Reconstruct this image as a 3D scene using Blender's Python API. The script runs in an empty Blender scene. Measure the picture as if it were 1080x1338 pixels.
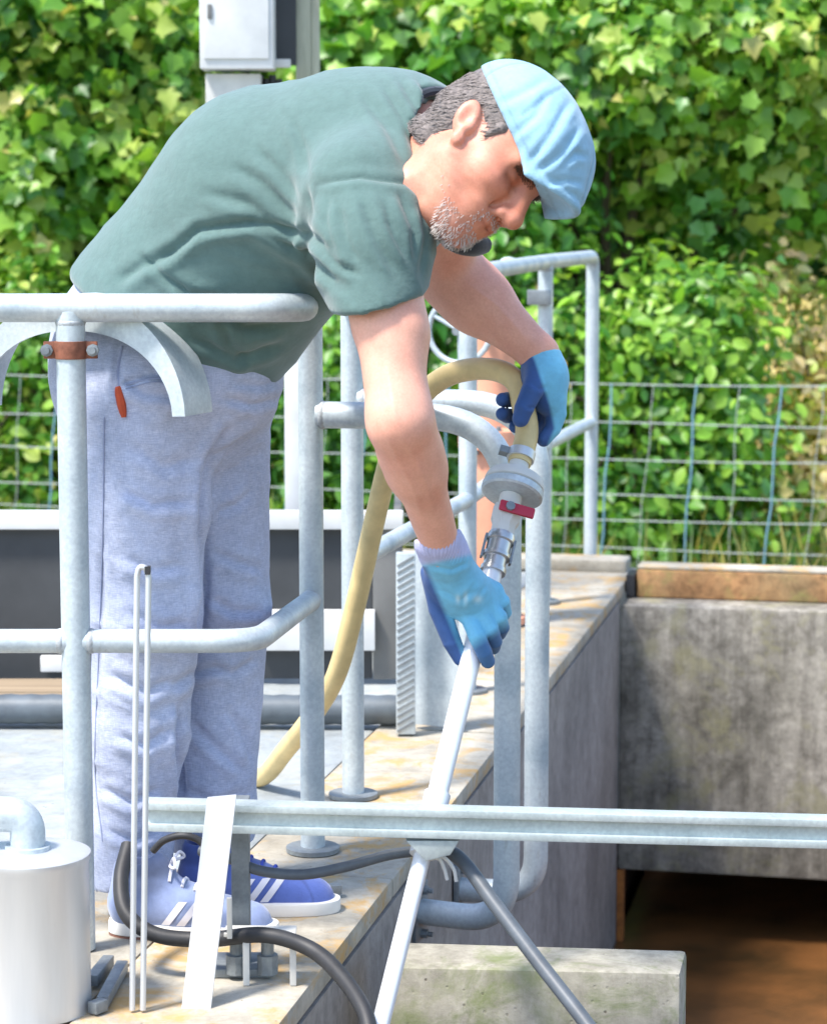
import bpy, math, random
import numpy as np
from mathutils import Vector, Matrix
from mathutils.bvhtree import BVHTree

random.seed(7); RNG = np.random.default_rng(11)
SC = bpy.context.scene
COL = SC.collection

# ------------------------------------------------------------------ camera, sky, sun, exposure
F_PX, CX, CY, HORIZ, CAM_H = 3160.0, 540.0, 669.0, 276.0, 1.18
PITCH = math.atan((CY - HORIZ) / F_PX)
cd = bpy.data.cameras.new('camera'); cam = bpy.data.objects.new('camera', cd); COL.objects.link(cam)
cam.location = (0, 0, CAM_H); cam.rotation_euler = (math.pi / 2 - PITCH, 0, 0)
cd.sensor_fit = 'HORIZONTAL'; cd.sensor_width = 36.0; cd.lens = F_PX / 1080.0 * 36.0
cd.clip_start = 0.1; cd.clip_end = 3000
cd.dof.use_dof = True; cd.dof.focus_distance = 4.0; cd.dof.aperture_fstop = 9.0
SC.camera = cam
SUN_AZ, SUN_EL = math.radians(-125), math.radians(60)      # azimuth from +Y, clockwise positive: sun stands behind the camera, to the left
world = bpy.data.worlds.new('World'); SC.world = world; world.use_nodes = True
wn = world.node_tree; bg = wn.nodes['Background']
sky = wn.nodes.new('ShaderNodeTexSky'); sky.sky_type = 'NISHITA'; sky.sun_disc = False
sky.sun_elevation = SUN_EL; sky.sun_rotation = SUN_AZ
wn.links.new(sky.outputs[0], bg.inputs[0]); bg.inputs[1].default_value = 0.15
sl = bpy.data.lights.new('sun', 'SUN'); sl.energy = 2.9; sl.angle = math.radians(9); sl.color = (1.0, 0.95, 0.88)
sun = bpy.data.objects.new('sun', sl); COL.objects.link(sun)
sdir = Vector((math.sin(SUN_AZ) * math.cos(SUN_EL), math.cos(SUN_AZ) * math.cos(SUN_EL), math.sin(SUN_EL)))
sun.rotation_euler = sdir.to_track_quat('Z', 'Y').to_euler()
SC.view_settings.view_transform = 'Standard'; SC.view_settings.look = 'None'
SC.view_settings.gamma = 1.0; SC.view_settings.exposure = 1.28

# ------------------------------------------------------------------ helpers: measuring
_c, _s = math.cos(PITCH), math.sin(PITCH)
def P(px, py, d):
    """point at world depth y = d that the photograph shows at (px, py)"""
    a, b = px - CX, CY - py
    dy = F_PX * _c + b * _s; dz = -F_PX * _s + b * _c
    t = d / dy
    return Vector((a * t, d, CAM_H + dz * t))
def PG(px, py, z=0.0):
    """point on the level z that the photograph shows at (px, py)"""
    a, b = px - CX, CY - py
    dy = F_PX * _c + b * _s; dz = -F_PX * _s + b * _c
    t = (z - CAM_H) / dz
    return Vector((a * t, dy * t, z))
def proj(V):
    y = V[:, 1]; z = V[:, 2] - CAM_H
    f = y * _c - z * _s; u = y * _s + z * _c
    return CX + F_PX * V[:, 0] / f, CY - F_PX * u / f
ANG = math.radians(11.6)
UD = Vector((math.sin(ANG), math.cos(ANG), 0)); VD = Vector((math.cos(ANG), -math.sin(ANG), 0))
E0 = Vector((0.0915, 4.82, 0))
def S(a, b, z=0.0):
    """structure frame: a metres along the pit edge (away), b metres to the right of the edge"""
    p = E0 + UD * a + VD * b
    return Vector((p.x, p.y, z))
def lin(r, g, b):
    f = lambda c: (c / 12.92 if c <= 0.04045 else ((c + 0.055) / 1.055) ** 2.4)
    return (f(r / 255), f(g / 255), f(b / 255))

# ------------------------------------------------------------------ helpers: materials
def nodes_of(name):
    m = bpy.data.materials.new(name); m.use_nodes = True
    nt = m.node_tree
    return m, nt, nt.nodes['Principled BSDF']
def N(nt, t, **kw):
    n = nt.nodes.new(t)
    for k, v in kw.items():
        if k in n.inputs.keys(): n.inputs[k].default_value = v
        else: setattr(n, k, v)
    return n
def ramp(nt, src, stops):
    r = nt.nodes.new('ShaderNodeValToRGB'); e = r.color_ramp.elements
    while len(e) < len(stops): e.new(0.5)
    for i, (p, c) in enumerate(stops):
        e[i].position = p; e[i].color = (*c, 1) if len(c) == 3 else c
    nt.links.new(src, r.inputs[0]); return r
def mixc(nt, fac, a, b, mode='MIX'):
    m = nt.nodes.new('ShaderNodeMix'); m.data_type = 'RGBA'; m.blend_type = mode
    for sock, v in ((m.inputs[0], fac), (m.inputs[6], a), (m.inputs[7], b)):
        if hasattr(v, 'is_output') or hasattr(v, 'links'): nt.links.new(v, sock)
        elif isinstance(v, (int, float)): sock.default_value = v
        else: sock.default_value = (*v, 1)
    return m.outputs[2]
def pos(nt, scale=(1, 1, 1), kind='pos'):
    if kind == 'pos': o = N(nt, 'ShaderNodeNewGeometry').outputs['Position']
    else: o = N(nt, 'ShaderNodeTexCoord').outputs['Object']
    mp = nt.nodes.new('ShaderNodeMapping'); mp.inputs['Scale'].default_value = scale
    nt.links.new(o, mp.inputs[0]); return mp.outputs[0]
def noise(nt, vec, scale, detail=4, rough=0.6, dist=0.0):
    n = N(nt, 'ShaderNodeTexNoise'); n.inputs['Scale'].default_value = scale; n.inputs['Detail'].default_value = detail
    n.inputs['Roughness'].default_value = rough; n.inputs['Distortion'].default_value = dist
    nt.links.new(vec, n.inputs['Vector']); return n.outputs['Fac']
def bump(nt, bs, h, strength=0.3, dist=0.002, prev=None):
    b = N(nt, 'ShaderNodeBump'); b.inputs['Strength'].default_value = strength; b.inputs['Distance'].default_value = dist
    nt.links.new(h, b.inputs['Height'])
    if prev is not None: nt.links.new(prev, b.inputs['Normal'])
    nt.links.new(b.outputs[0], bs.inputs['Normal']); return b.outputs[0]

def simple(name, c, rough=0.6, metal=0.0, var=0.25, scale=18.0, bumps=0.15, bd=0.001, stretch=(1, 1, 1)):
    m, nt, bs = nodes_of(name)
    v = pos(nt, stretch); n = noise(nt, v, scale)
    d = tuple(x * (1 - var) for x in c); e = tuple(min(1, x * (1 + var)) for x in c)
    r = ramp(nt, n, [(0.3, d), (0.7, e)])
    nt.links.new(r.outputs[0], bs.inputs['Base Color'])
    bs.inputs['Roughness'].default_value = rough; bs.inputs['Metallic'].default_value = metal
    if bumps: bump(nt, bs, noise(nt, v, scale * 5, 3), bumps, bd)
    return m

def galvanised(name, c, c2, metal=0.35, rough=0.5):
    m, nt, bs = nodes_of(name); v = pos(nt)
    n1 = noise(nt, v, 9, 5); n2 = noise(nt, v, 140, 2); n3 = noise(nt, pos(nt, (1, 1, 0.25)), 26, 5, 0.7)
    r = ramp(nt, n1, [(0.3, c2), (0.62, c)])
    sp = ramp(nt, n2, [(0.35, (0.86, 0.86, 0.88)), (0.65, (1, 1, 1))])
    c1 = mixc(nt, 1.0, r.outputs[0], sp.outputs[0], 'MULTIPLY')
    st = ramp(nt, n3, [(0.63, (0, 0, 0)), (0.75, (1, 1, 1))])
    c3 = mixc(nt, st.outputs[0], c1, (0.30, 0.27, 0.22))
    c4 = mixc(nt, 0.5, c1, c3)
    nt.links.new(c4, bs.inputs['Base Color'])
    bs.inputs['Metallic'].default_value = metal
    rr = ramp(nt, n1, [(0.3, (rough + 0.12,) * 3), (0.7, (rough - 0.1,) * 3)]); nt.links.new(rr.outputs[0], bs.inputs['Roughness'])
    bump(nt, bs, n2, 0.12, 0.0008)
    return m

def concrete(name, base, dark, lichen=None, lich_amt=0.6, streak=0.0, moss=None, speck=0.5):
    m, nt, bs = nodes_of(name); v = pos(nt)
    n1 = noise(nt, v, 2.6, 8, 0.65); n2 = noise(nt, v, 34, 6, 0.7); n3 = noise(nt, v, 6.5, 6, 0.7, 0.6)
    c = ramp(nt, n1, [(0.32, dark), (0.66, base)]).outputs[0]
    g = ramp(nt, n2, [(0.3, (0.62, 0.61, 0.6)), (0.62, (1.05, 1.05, 1.05))]).outputs[0]
    c = mixc(nt, speck, c, mixc(nt, 1.0, c, g, 'MULTIPLY'))
    n5 = noise(nt, v, 13, 7, 0.75, 0.4); g5 = ramp(nt, n5, [(0.36, (0.55, 0.54, 0.52)), (0.52, (0.95, 0.95, 0.95)), (0.7, (1.12, 1.12, 1.1))]).outputs[0]
    c = mixc(nt, speck, c, mixc(nt, 1.0, c, g5, 'MULTIPLY'))
    if streak:
        sv = pos(nt, (7, 7, 0.5)); s1 = noise(nt, sv, 3.0, 6, 0.7)
        k = ramp(nt, s1, [(0.42, (0.35, 0.34, 0.33)), (0.62, (1, 1, 1))]).outputs[0]
        c = mixc(nt, streak, c, mixc(nt, 1.0, c, k, 'MULTIPLY'))
    if lichen:
        f = ramp(nt, n3, [(0.5, (0, 0, 0)), (0.62, (lich_amt,) * 3)]).outputs[0]
        c = mixc(nt, f, c, lichen)
    if moss:
        n4 = noise(nt, v, 3.7, 6, 0.72, 0.3); f = ramp(nt, n4, [(0.52, (0, 0, 0)), (0.66, (0.7,) * 3)]).outputs[0]
        c = mixc(nt, f, c, moss)
    vor = N(nt, 'ShaderNodeTexVoronoi'); vor.inputs['Scale'].default_value = 42; nt.links.new(v, vor.inputs['Vector'])
    pit = ramp(nt, vor.outputs['Distance'], [(0.05, (0.35, 0.33, 0.3)), (0.14, (1, 1, 1))]).outputs[0]
    gate = ramp(nt, n2, [(0.5, (0, 0, 0)), (0.6, (1, 1, 1))]).outputs[0]
    c = mixc(nt, gate, c, mixc(nt, 1.0, c, pit, 'MULTIPLY'))
    nt.links.new(c, bs.inputs['Base Color']); bs.inputs['Roughness'].default_value = 0.9
    b1 = bump(nt, bs, n2, 0.45, 0.004); bump(nt, bs, pit, 0.5, 0.002, b1)
    return m

def cloth(name, base, weave=900.0, var=0.12, rough=0.9, attr=True, sheen=0.25, wv=0.25, fadec=None, slub=False, crinkle=0.0):
    m, nt, bs = nodes_of(name); v = pos(nt)
    n1 = noise(nt, v, 7, 5); n2 = noise(nt, v, 60, 4, 0.7)
    d = tuple(x * (1 - var) for x in base); e = tuple(min(1, x * (1 + var)) for x in base)
    c = ramp(nt, n1, [(0.3, d), (0.7, e)]).outputs[0]
    f = ramp(nt, n2, [(0.3, (0.88,) * 3), (0.7, (1.06,) * 3)]).outputs[0]
    c = mixc(nt, 1.0, c, f, 'MULTIPLY')
    if slub:
        s1 = noise(nt, pos(nt, (30, 30, 260)), 3.0, 3, 0.6); s2 = noise(nt, pos(nt, (300, 300, 22)), 3.0, 3, 0.6)
        q = ramp(nt, s1, [(0.35, (0.80, 0.82, 0.86)), (0.65, (1.12, 1.10, 1.06))]).outputs[0]
        c = mixc(nt, 1.0, c, q, 'MULTIPLY')
        q = ramp(nt, s2, [(0.35, (0.84, 0.86, 0.9)), (0.65, (1.1, 1.08, 1.05))]).outputs[0]
        c = mixc(nt, 1.0, c, q, 'MULTIPLY')
    if attr:
        a = N(nt, 'ShaderNodeAttribute'); a.attribute_name = 'Col'
        c = mixc(nt, 1.0, c, a.outputs['Color'], 'MULTIPLY')
    nt.links.new(c, bs.inputs['Base Color']); bs.inputs['Roughness'].default_value = rough
    bs.inputs['Sheen Weight'].default_value = sheen; bs.inputs['Sheen Roughness'].default_value = 0.5
    wvn = noise(nt, v, weave, 1, 0.5); b1 = bump(nt, bs, wvn, wv, 0.0006)
    b2 = bump(nt, bs, n2, 0.25, 0.004, b1)
    if crinkle: bump(nt, bs, noise(nt, pos(nt, (0.7, 0.7, 1.5)), 22, 3, 0.5, 0.3), crinkle, 0.02, b2)
    return m

M = {}
M['steel'] = galvanised('galvanised_steel', lin(208, 216, 218), lin(172, 184, 190))
M['steel_dark'] = galvanised('weathered_steel', lin(150, 156, 158), lin(110, 116, 120))
M['weld'] = simple('weld', lin(176, 180, 182), 0.6, 0.3, 0.2, 80, 0.5, 0.002)
M['silver'] = simple('silver_fitting', lin(196, 196, 194), 0.3, 0.75, 0.08, 40, 0.05)
M['channel'] = galvanised('zinc_channel', lin(198, 208, 206), lin(165, 176, 174), 0.3, 0.45)
M['stainless'] = simple('stainless', lin(206, 208, 210), 0.42, 0.55, 0.06, 30, 0.05, 0.0005, (1, 1, 0.1))
M['walk'] = concrete('walkway_concrete', lin(186, 180, 166), lin(128, 121, 108), lin(184, 148, 88), 0.7, 0.0, None)
M['plate'] = concrete('deck_plate_concrete', lin(172, 178, 178), lin(140, 146, 148), lin(170, 160, 130), 0.3, 0.0, None, 0.4)
M['coping'] = concrete('coping_concrete', lin(194, 187, 172), lin(152, 144, 128), lin(186, 146, 80), 0.8, 0.0, None)
M['wall_shade'] = concrete('pit_side_concrete', lin(176, 168, 160), lin(140, 133, 126), None, 0, 0.18, None, 0.55)
M['wall_back'] = concrete('pit_back_concrete', lin(178, 172, 160), lin(112, 108, 96), lin(140, 136, 96), 0.45, 0.5, None, 0.95)
M['beam'] = concrete('beam_concrete', lin(188, 182, 166), lin(152, 146, 130), lin(96, 110, 54), 0.65, 0.25, lin(120, 128, 78), 0.6)
M['rust_curb'] = concrete('iron_stained_curb', lin(192, 140, 92), lin(150, 128, 92), lin(140, 136, 78), 0.6, 0.15, None, 0.95)
M['rust_edge'] = simple('rust_edge', lin(150, 92, 40), 0.9, 0, 0.4, 30)
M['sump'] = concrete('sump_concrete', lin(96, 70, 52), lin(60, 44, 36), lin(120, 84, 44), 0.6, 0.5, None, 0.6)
M['white'] = simple('white_paint', lin(212, 212, 210), 0.5, 0, 0.10, 9, 0.1)
M['white_dirty'] = simple('dirty_white_paint', lin(204, 202, 196), 0.55, 0, 0.14, 8, 0.1)
M['lance'] = simple('lance_white', lin(224, 226, 230), 0.35, 0.15, 0.05, 20, 0.05)
M['black'] = simple('black_rubber', lin(44, 44, 46), 0.55, 0, 0.25, 30, 0.2)
M['cable'] = simple('grey_cable', lin(84, 90, 96), 0.5, 0, 0.2, 30, 0.15)
M['panel_dark'] = simple('dark_panel', lin(66, 68, 70), 0.7, 0.1, 0.2, 6, 0.1)
M['panel_grey'] = simple('grey_panel', lin(110, 110, 108), 0.7, 0.1, 0.15, 6, 0.1)
M['pvc'] = simple('dark_pipe', lin(92, 100, 106), 0.5, 0.1, 0.25, 14, 0.2, 0.002)
M['hose'] = simple('cream_hose', lin(214, 190, 136), 0.5, 0, 0.14, 22, 0.1)
M['brass'] = simple('brass', lin(190, 160, 100), 0.35, 0.8, 0.1, 30)
M['red'] = simple('red_lever', lin(176, 40, 62), 0.45, 0, 0.08, 30, 0.05)
M['orange'] = simple('orange_paint', lin(226, 160, 130), 0.55, 0, 0.15, 10, 0.1)
M['rustclamp'] = simple('rusty_clamp', lin(136, 86, 66), 0.8, 0.2, 0.35, 60, 0.3)
M['wood_brown'] = simple('brown_board', lin(150, 132, 108), 0.85, 0, 0.2, 6, 0.3, 0.002, (0.3, 6, 6))
M['yellow'] = simple('yellow_cap', lin(200, 180, 60), 0.6)
M['postgreen'] = simple('lichened_post', lin(172, 172, 150), 0.8, 0.1, 0.2, 14, 0.2, 0.001, (3, 3, 0.4))
M['wire'] = simple('fence_wire', lin(200, 204, 200), 0.45, 0.4, 0.1, 30, 0)
M['wire_blue'] = simple('coated_wire', lin(120, 160, 176), 0.5, 0.1, 0.15, 30, 0)
M['straw'] = simple('straw', lin(196, 176, 120), 0.9, 0, 0.25, 0.8, 0.3, 0.02)
M['bark'] = simple('bark', lin(96, 82, 66), 0.95, 0, 0.35, 30, 0.8, 0.01, (3, 3, 0.5))
M['navy'] = cloth('navy_collar', lin(36, 44, 56), 900, 0.1, 0.9, False)
M['shirt'] = cloth('green_jersey', lin(86, 112, 108), 1500, 0.05, 0.92, True, 0.3, 0.15, crinkle=0.09)
M['denim'] = cloth('pale_blue_denim', lin(180, 187, 210), 1000, 0.10, 0.9, True, 0.15, 0.3, None, True, 0.14)
M['cap'] = cloth('light_blue_cotton', lin(140, 180, 204), 1000, 0.05, 0.9, True, 0.2, 0.3)
M['glove'] = cloth('glove_knit', (1, 1, 1), 800, 0.04, 0.62, True, 0.1, 0.25)
M['seam'] = cloth('denim_seam', lin(150, 158, 186), 1000, 0.1, 0.9, False)
M['suede_pale'] = cloth('pale_blue_suede', lin(128, 142, 178), 700, 0.12, 0.95, True, 0.4, 0.3)  # paler suede colour for the near shoe of the pair
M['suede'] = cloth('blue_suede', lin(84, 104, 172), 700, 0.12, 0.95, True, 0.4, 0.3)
M['lace'] = simple('blue_lace', lin(50, 70, 160), 0.9)
M['sole'] = simple('white_sole', lin(226, 222, 216), 0.6, 0, 0.05, 20)
M['gum'] = simple('gum_outsole', lin(130, 90, 76), 0.8)
M['stripe'] = simple('pale_stripe', lin(220, 218, 226), 0.7, 0, 0.05)
M['tab'] = simple('orange_tab', lin(206, 84, 46), 0.7)
M['beard'] = simple('grey_beard', lin(186, 178, 172), 0.7, 0, 0.4, 300, 0)
M['brow'] = simple('brow_hair', lin(84, 66, 56), 0.7, 0, 0.4, 300, 0)
M['hair'] = simple('grey_hair', lin(112, 103, 99), 0.6, 0, 0.5, 140, 0.5, 0.002, (1, 1, 1))
def skinmat():
    m, nt, bs = nodes_of('skin'); v = pos(nt)
    a = N(nt, 'ShaderNodeAttribute'); a.attribute_name = 'Col'
    n1 = noise(nt, v, 22, 5, 0.65); f = ramp(nt, n1, [(0.3, (0.9, 0.84, 0.82)), (0.7, (1.04, 1.03, 1.02))]).outputs[0]
    c = mixc(nt, 1.0, a.outputs['Color'], f, 'MULTIPLY')
    n2 = noise(nt, v, 260, 3, 0.6); f2 = ramp(nt, n2, [(0.3, (0.93, 0.9, 0.88)), (0.7, (1.03, 1.03, 1.03))]).outputs[0]
    c = mixc(nt, 1.0, c, f2, 'MULTIPLY')
    nt.links.new(c, bs.inputs['Base Color']); bs.inputs['Roughness'].default_value = 0.5
    bs.inputs['Subsurface Weight'].default_value = 0.12; bs.inputs['Subsurface Radius'].default_value = (0.012, 0.005, 0.003)
    bs.inputs['Subsurface Scale'].default_value = 0.6
    bump(nt, bs, n2, 0.18, 0.0012)
    return m
M['skin'] = skinmat()
def leafmat():
    m, nt, bs = nodes_of('leaf'); a = N(nt, 'ShaderNodeAttribute'); a.attribute_name = 'Col'
    oi = N(nt, 'ShaderNodeNewGeometry'); v = pos(nt); n1 = noise(nt, v, 1.1, 3)
    f = ramp(nt, n1, [(0.3, (0.82, 0.85, 0.8)), (0.7, (1.15, 1.12, 1.0))]).outputs[0]
    c = mixc(nt, 1.0, a.outputs['Color'], f, 'MULTIPLY')
    nt.links.new(c, bs.inputs['Base Color']); bs.inputs['Roughness'].default_value = 0.4
    tr = N(nt, 'ShaderNodeBsdfTranslucent'); t2 = mixc(nt, 1.0, c, (1.2, 1.25, 0.6), 'MULTIPLY'); nt.links.new(t2, tr.inputs[0])
    mx = N(nt, 'ShaderNodeMixShader'); mx.inputs[0].default_value = 0.4
    nt.links.new(bs.outputs[0], mx.inputs[1]); nt.links.new(tr.outputs[0], mx.inputs[2])
    nt.links.new(mx.outputs[0], nt.nodes['Material Output'].inputs[0]); return m
M['leaf'] = leafmat()
def groundmat():
    m, nt, bs = nodes_of('terrain'); v = pos(nt)
    sep = N(nt, 'ShaderNodeSeparateXYZ'); nt.links.new(v, sep.inputs[0])
    n1 = noise(nt, v, 0.9, 6); n2 = noise(nt, v, 9, 6, 0.7)
    g = ramp(nt, n2, [(0.3, lin(58, 74, 30)), (0.7, lin(112, 120, 56))]).outputs[0]
    s = ramp(nt, n2, [(0.3, lin(180, 152, 92)), (0.7, lin(222, 198, 140))]).outputs[0]
    ma = N(nt, 'ShaderNodeMath'); ma.operation = 'MULTIPLY_ADD'; ma.inputs[1].default_value = 6.0; nt.links.new(n1, ma.inputs[0]); nt.links.new(sep.outputs[1], ma.inputs[2])
    f = ramp(nt, ma.outputs[0], [(0.0, (0, 0, 0)), (1.0, (1, 1, 1))])
    mr = N(nt, 'ShaderNodeMapRange'); mr.inputs[1].default_value = 19; mr.inputs[2].default_value = 23
    nt.links.new(ma.outputs[0], mr.inputs[0]); nt.links.remove(f.inputs[0].links[0])
    c = mixc(nt, mr.outputs[0], g, s)
    nt.links.new(c, bs.inputs['Base Color']); bs.inputs['Roughness'].default_value = 0.95
    bump(nt, bs, n2, 0.8, 0.05); return m
M['terrain'] = groundmat()
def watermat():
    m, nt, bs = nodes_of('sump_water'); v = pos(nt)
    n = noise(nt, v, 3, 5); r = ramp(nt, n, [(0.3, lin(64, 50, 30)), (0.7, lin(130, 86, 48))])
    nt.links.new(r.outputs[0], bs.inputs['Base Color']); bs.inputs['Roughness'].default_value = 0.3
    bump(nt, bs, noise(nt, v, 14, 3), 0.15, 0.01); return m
M['water'] = watermat()

# ------------------------------------------------------------------ helpers: objects
def tag(o, label=None, cat=None, group=None, kind=None):
    if label: o['label'] = label
    if cat: o['category'] = cat
    if group: o['group'] = group
    if kind: o['kind'] = kind
    return o
def thing(name, loc, label, cat, group=None):
    o = bpy.data.objects.new(name, None); COL.objects.link(o); o.location = loc; o.empty_display_size = 0.1
    return tag(o, label, cat, group)
def link(name, me, parent=None):
    o = bpy.data.objects.new(name, me); COL.objects.link(o)
    if parent is not None:
        o.parent = parent; o.matrix_parent_inverse = world_of(parent).inverted()
    return o
def world_of(o):
    mloc = Matrix.LocRotScale(o.location, o.rotation_euler, o.scale)
    return mloc if o.parent is None else world_of(o.parent) @ o.matrix_parent_inverse @ mloc
class MB:
    def __init__(s): s.v = []; s.f = []
    def add(s, v, f):
        n = len(s.v); s.v += [tuple(x) for x in v]; s.f += [tuple(i + n for i in q) for q in f]; return s
    def box(s, c, ax, ay, az):
        c = Vector(c); ax, ay, az = Vector(ax), Vector(ay), Vector(az)
        v = [c + ax * i + ay * j + az * k for i in (-1, 1) for j in (-1, 1) for k in (-1, 1)]
        f = [(0, 1, 3, 2), (4, 6, 7, 5), (0, 4, 5, 1), (2, 3, 7, 6), (0, 2, 6, 4), (1, 5, 7, 3)]
        if ax.cross(ay).dot(az) < 0: f = [tuple(reversed(q)) for q in f]
        return s.add(v, f)
    def tube(s, pts, r, n=14, caps=True, flat=None):
        pts = [Vector(p) for p in pts]; m = len(pts)
        rs = r if isinstance(r, (list, tuple)) else [r] * m
        T = []
        for i in range(m):
            a = pts[max(i - 1, 0)]; b = pts[min(i + 1, m - 1)]; T.append((b - a).normalized())
        ref = Vector((0, 0, 1)) if abs(T[0].z) < 0.9 else Vector((0, 1, 0))
        if flat is not None: ref = Vector(flat)
        nx = (ref - T[0] * ref.dot(T[0])).normalized(); v = []
        for i in range(m):
            nx = (nx - T[i] * nx.dot(T[i])).normalized(); ny = T[i].cross(nx)
            for k in range(n):
                a = 2 * math.pi * k / n; v.append(pts[i] + (nx * math.cos(a) + ny * math.sin(a)) * rs[i])
        f = []
        for i in range(m - 1):
            for k in range(n):
                k2 = (k + 1) % n; f.append((i * n + k, i * n + k2, (i + 1) * n + k2, (i + 1) * n + k))
        if caps: f.append(tuple(reversed(range(n)))); f.append(tuple(range((m - 1) * n, m * n)))
        return s.add(v, f)
    def lathe(s, a, axis, prof, n=24):
        """prof: list of (t along axis, radius)"""
        a = Vector(a); ax = Vector(axis).normalized()
        ref = Vector((0, 0, 1)) if abs(ax.z) < 0.9 else Vector((0, 1, 0))
        nx = (ref - ax * ref.dot(ax)).normalized(); ny = ax.cross(nx); v = []; f = []
        for t, r in prof:
            for k in range(n):
                q = 2 * math.pi * k / n; v.append(a + ax * t + (nx * math.cos(q) + ny * math.sin(q)) * r)
        for i in range(len(prof) - 1):
            for k in range(n):
                k2 = (k + 1) % n; f.append((i * n + k, i * n + k2, (i + 1) * n + k2, (i + 1) * n + k))
        f.append(tuple(reversed(range(n)))); f.append(tuple(range((len(prof) - 1) * n, len(prof) * n)))
        return s.add(v, f)
    def prism(s, pts, h):
        """polygon pts (Vectors, any plane), extruded by vector h"""
        h = Vector(h); n = len(pts); v = [Vector(p) for p in pts] + [Vector(p) + h for p in pts]
        f = [tuple(reversed(range(n))), tuple(range(n, 2 * n))]
        for i in range(n): j = (i + 1) % n; f.append((i, j, n + j, n + i))
        return s.add(v, f)
    def build(s, name, mat, parent=None, smooth=40, bevel=0.0, seg=2):
        me = bpy.data.meshes.new(name); me.from_pydata(s.v, [], s.f); me.update()
        me.materials.append(mat)
        import bmesh
        bm = bmesh.new(); bm.from_mesh(me); bmesh.ops.recalc_face_normals(bm, faces=bm.faces)
        if bevel: bmesh.ops.bevel(bm, geom=[e for e in bm.edges if len(e.link_faces) == 2 and e.calc_face_angle(0) > 0.6], offset=bevel, segments=seg, affect='EDGES', profile=0.6)
        if smooth:
            ang = math.radians(smooth)
            for fc in bm.faces: fc.smooth = True
            for e in bm.edges: e.smooth = len(e.link_faces) == 2 and e.calc_face_angle(0) < ang
        bm.to_mesh(me); bm.free()
        return link(name, me, parent)
def fillet(pts, r, n=8):
    pts = [Vector(p) for p in pts]; out = [pts[0]]
    rr = r if isinstance(r, (list, tuple)) else [r] * len(pts)
    for i in range(1, len(pts) - 1):
        a, b, c = pts[i - 1], pts[i], pts[i + 1]; u = (a - b); w = (c - b); q = min(rr[i], u.length * 0.48, w.length * 0.48)
        if q < 1e-4: out.append(b); continue
        p0 = b + u.normalized() * q; p1 = b + w.normalized() * q
        for k in range(n + 1):
            t = k / n; out.append(p0 * (1 - t) ** 2 + b * 2 * t * (1 - t) + p1 * t * t)
    out.append(pts[-1]); return out
def spline(pts, n=8):
    pts = [Vector(p) for p in pts]; q = [2 * pts[0] - pts[1]] + pts + [2 * pts[-1] - pts[-2]]; out = []
    for i in range(1, len(q) - 2):
        for k in range(n):
            t = k / n; a, b, c, d = q[i - 1], q[i], q[i + 1], q[i + 2]
            out.append(0.5 * ((2 * b) + (c - a) * t + (2 * a - 5 * b + 4 * c - d) * t * t + (3 * b - a - 3 * c + d) * t ** 3))
    out.append(pts[-1]); return out
#@@BODY
# ------------------------------------------------------------------ the setting: terrain, walkway, pit
def terrain():
    z = -0.82; mb = MB()
    X = [-900, -60, -14, -3.6, 0.6, 4.3, 14, 60, 900]; Y = [-900, -60, -8, -3.0, 3.0, 8.9, 12, 20, 60, 200, 900]
    for i in range(len(X) - 1):
        for j in range(len(Y) - 1):
            if X[i] >= -3.6 and X[i + 1] <= 4.3 and Y[j] >= -3.0 and Y[j + 1] <= 8.9: continue
            mb.add([(X[i], Y[j], z), (X[i + 1], Y[j], z), (X[i + 1], Y[j + 1], z), (X[i], Y[j + 1], z)], [(0, 1, 2, 3)])
    return mb.build('ground', M['terrain'], None, 0)
tag(terrain(), kind='structure')

def sbox(mb, a0, a1, b0, b1, z0, z1):
    v = [S(a, b, z) for a in (a0, a1) for b in (b0, b1) for z in (z0, z1)]
    mb.add(v, [(0, 1, 3, 2), (4, 6, 7, 5), (0, 4, 5, 1), (2, 3, 7, 6), (0, 2, 6, 4), (1, 5, 7, 3)]); return mb
# walkway: a rough core with cast slabs laid on it
wk = sbox(MB(), -8.5, 3.27, -3.6, -0.035, -0.95, -0.045).build('walkway', M['wall_shade'], None, 0); tag(wk, kind='structure')
def slab(a0, a1, b0, b1, mat, z1=-0.004, name='slab', g=0.003, z0=-0.042):
    o = sbox(MB(), a0 + g, a1 - g, b0 + g, b1 - g, z0, z1).build(name, mat, wk, 30, 0.006, 2); return o
aj = [-8.5, -5.2, -3.4, -1.75, -0.62, 0.62, 1.7, 2.78, 3.27]
for i in range(len(aj) - 1):
    slab(aj[i], aj[i + 1], -0.31, 0.0, M['coping'], -0.004 if i % 2 else -0.006, 'coping_slab')
for i in range(len(aj) - 1):
    for b0, b1 in ((-1.25, -0.31), (-2.4, -1.25), (-3.6, -2.4)):
        slab(aj[i], aj[i + 1], b0, b1, M['plate'] if (i, b0) not in ((3, -1.25), (2, -1.25)) else M['walk'], -0.008 - 0.003 * ((i * 7 + int(b0 * 10)) % 3), 'floor_slab')
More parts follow.
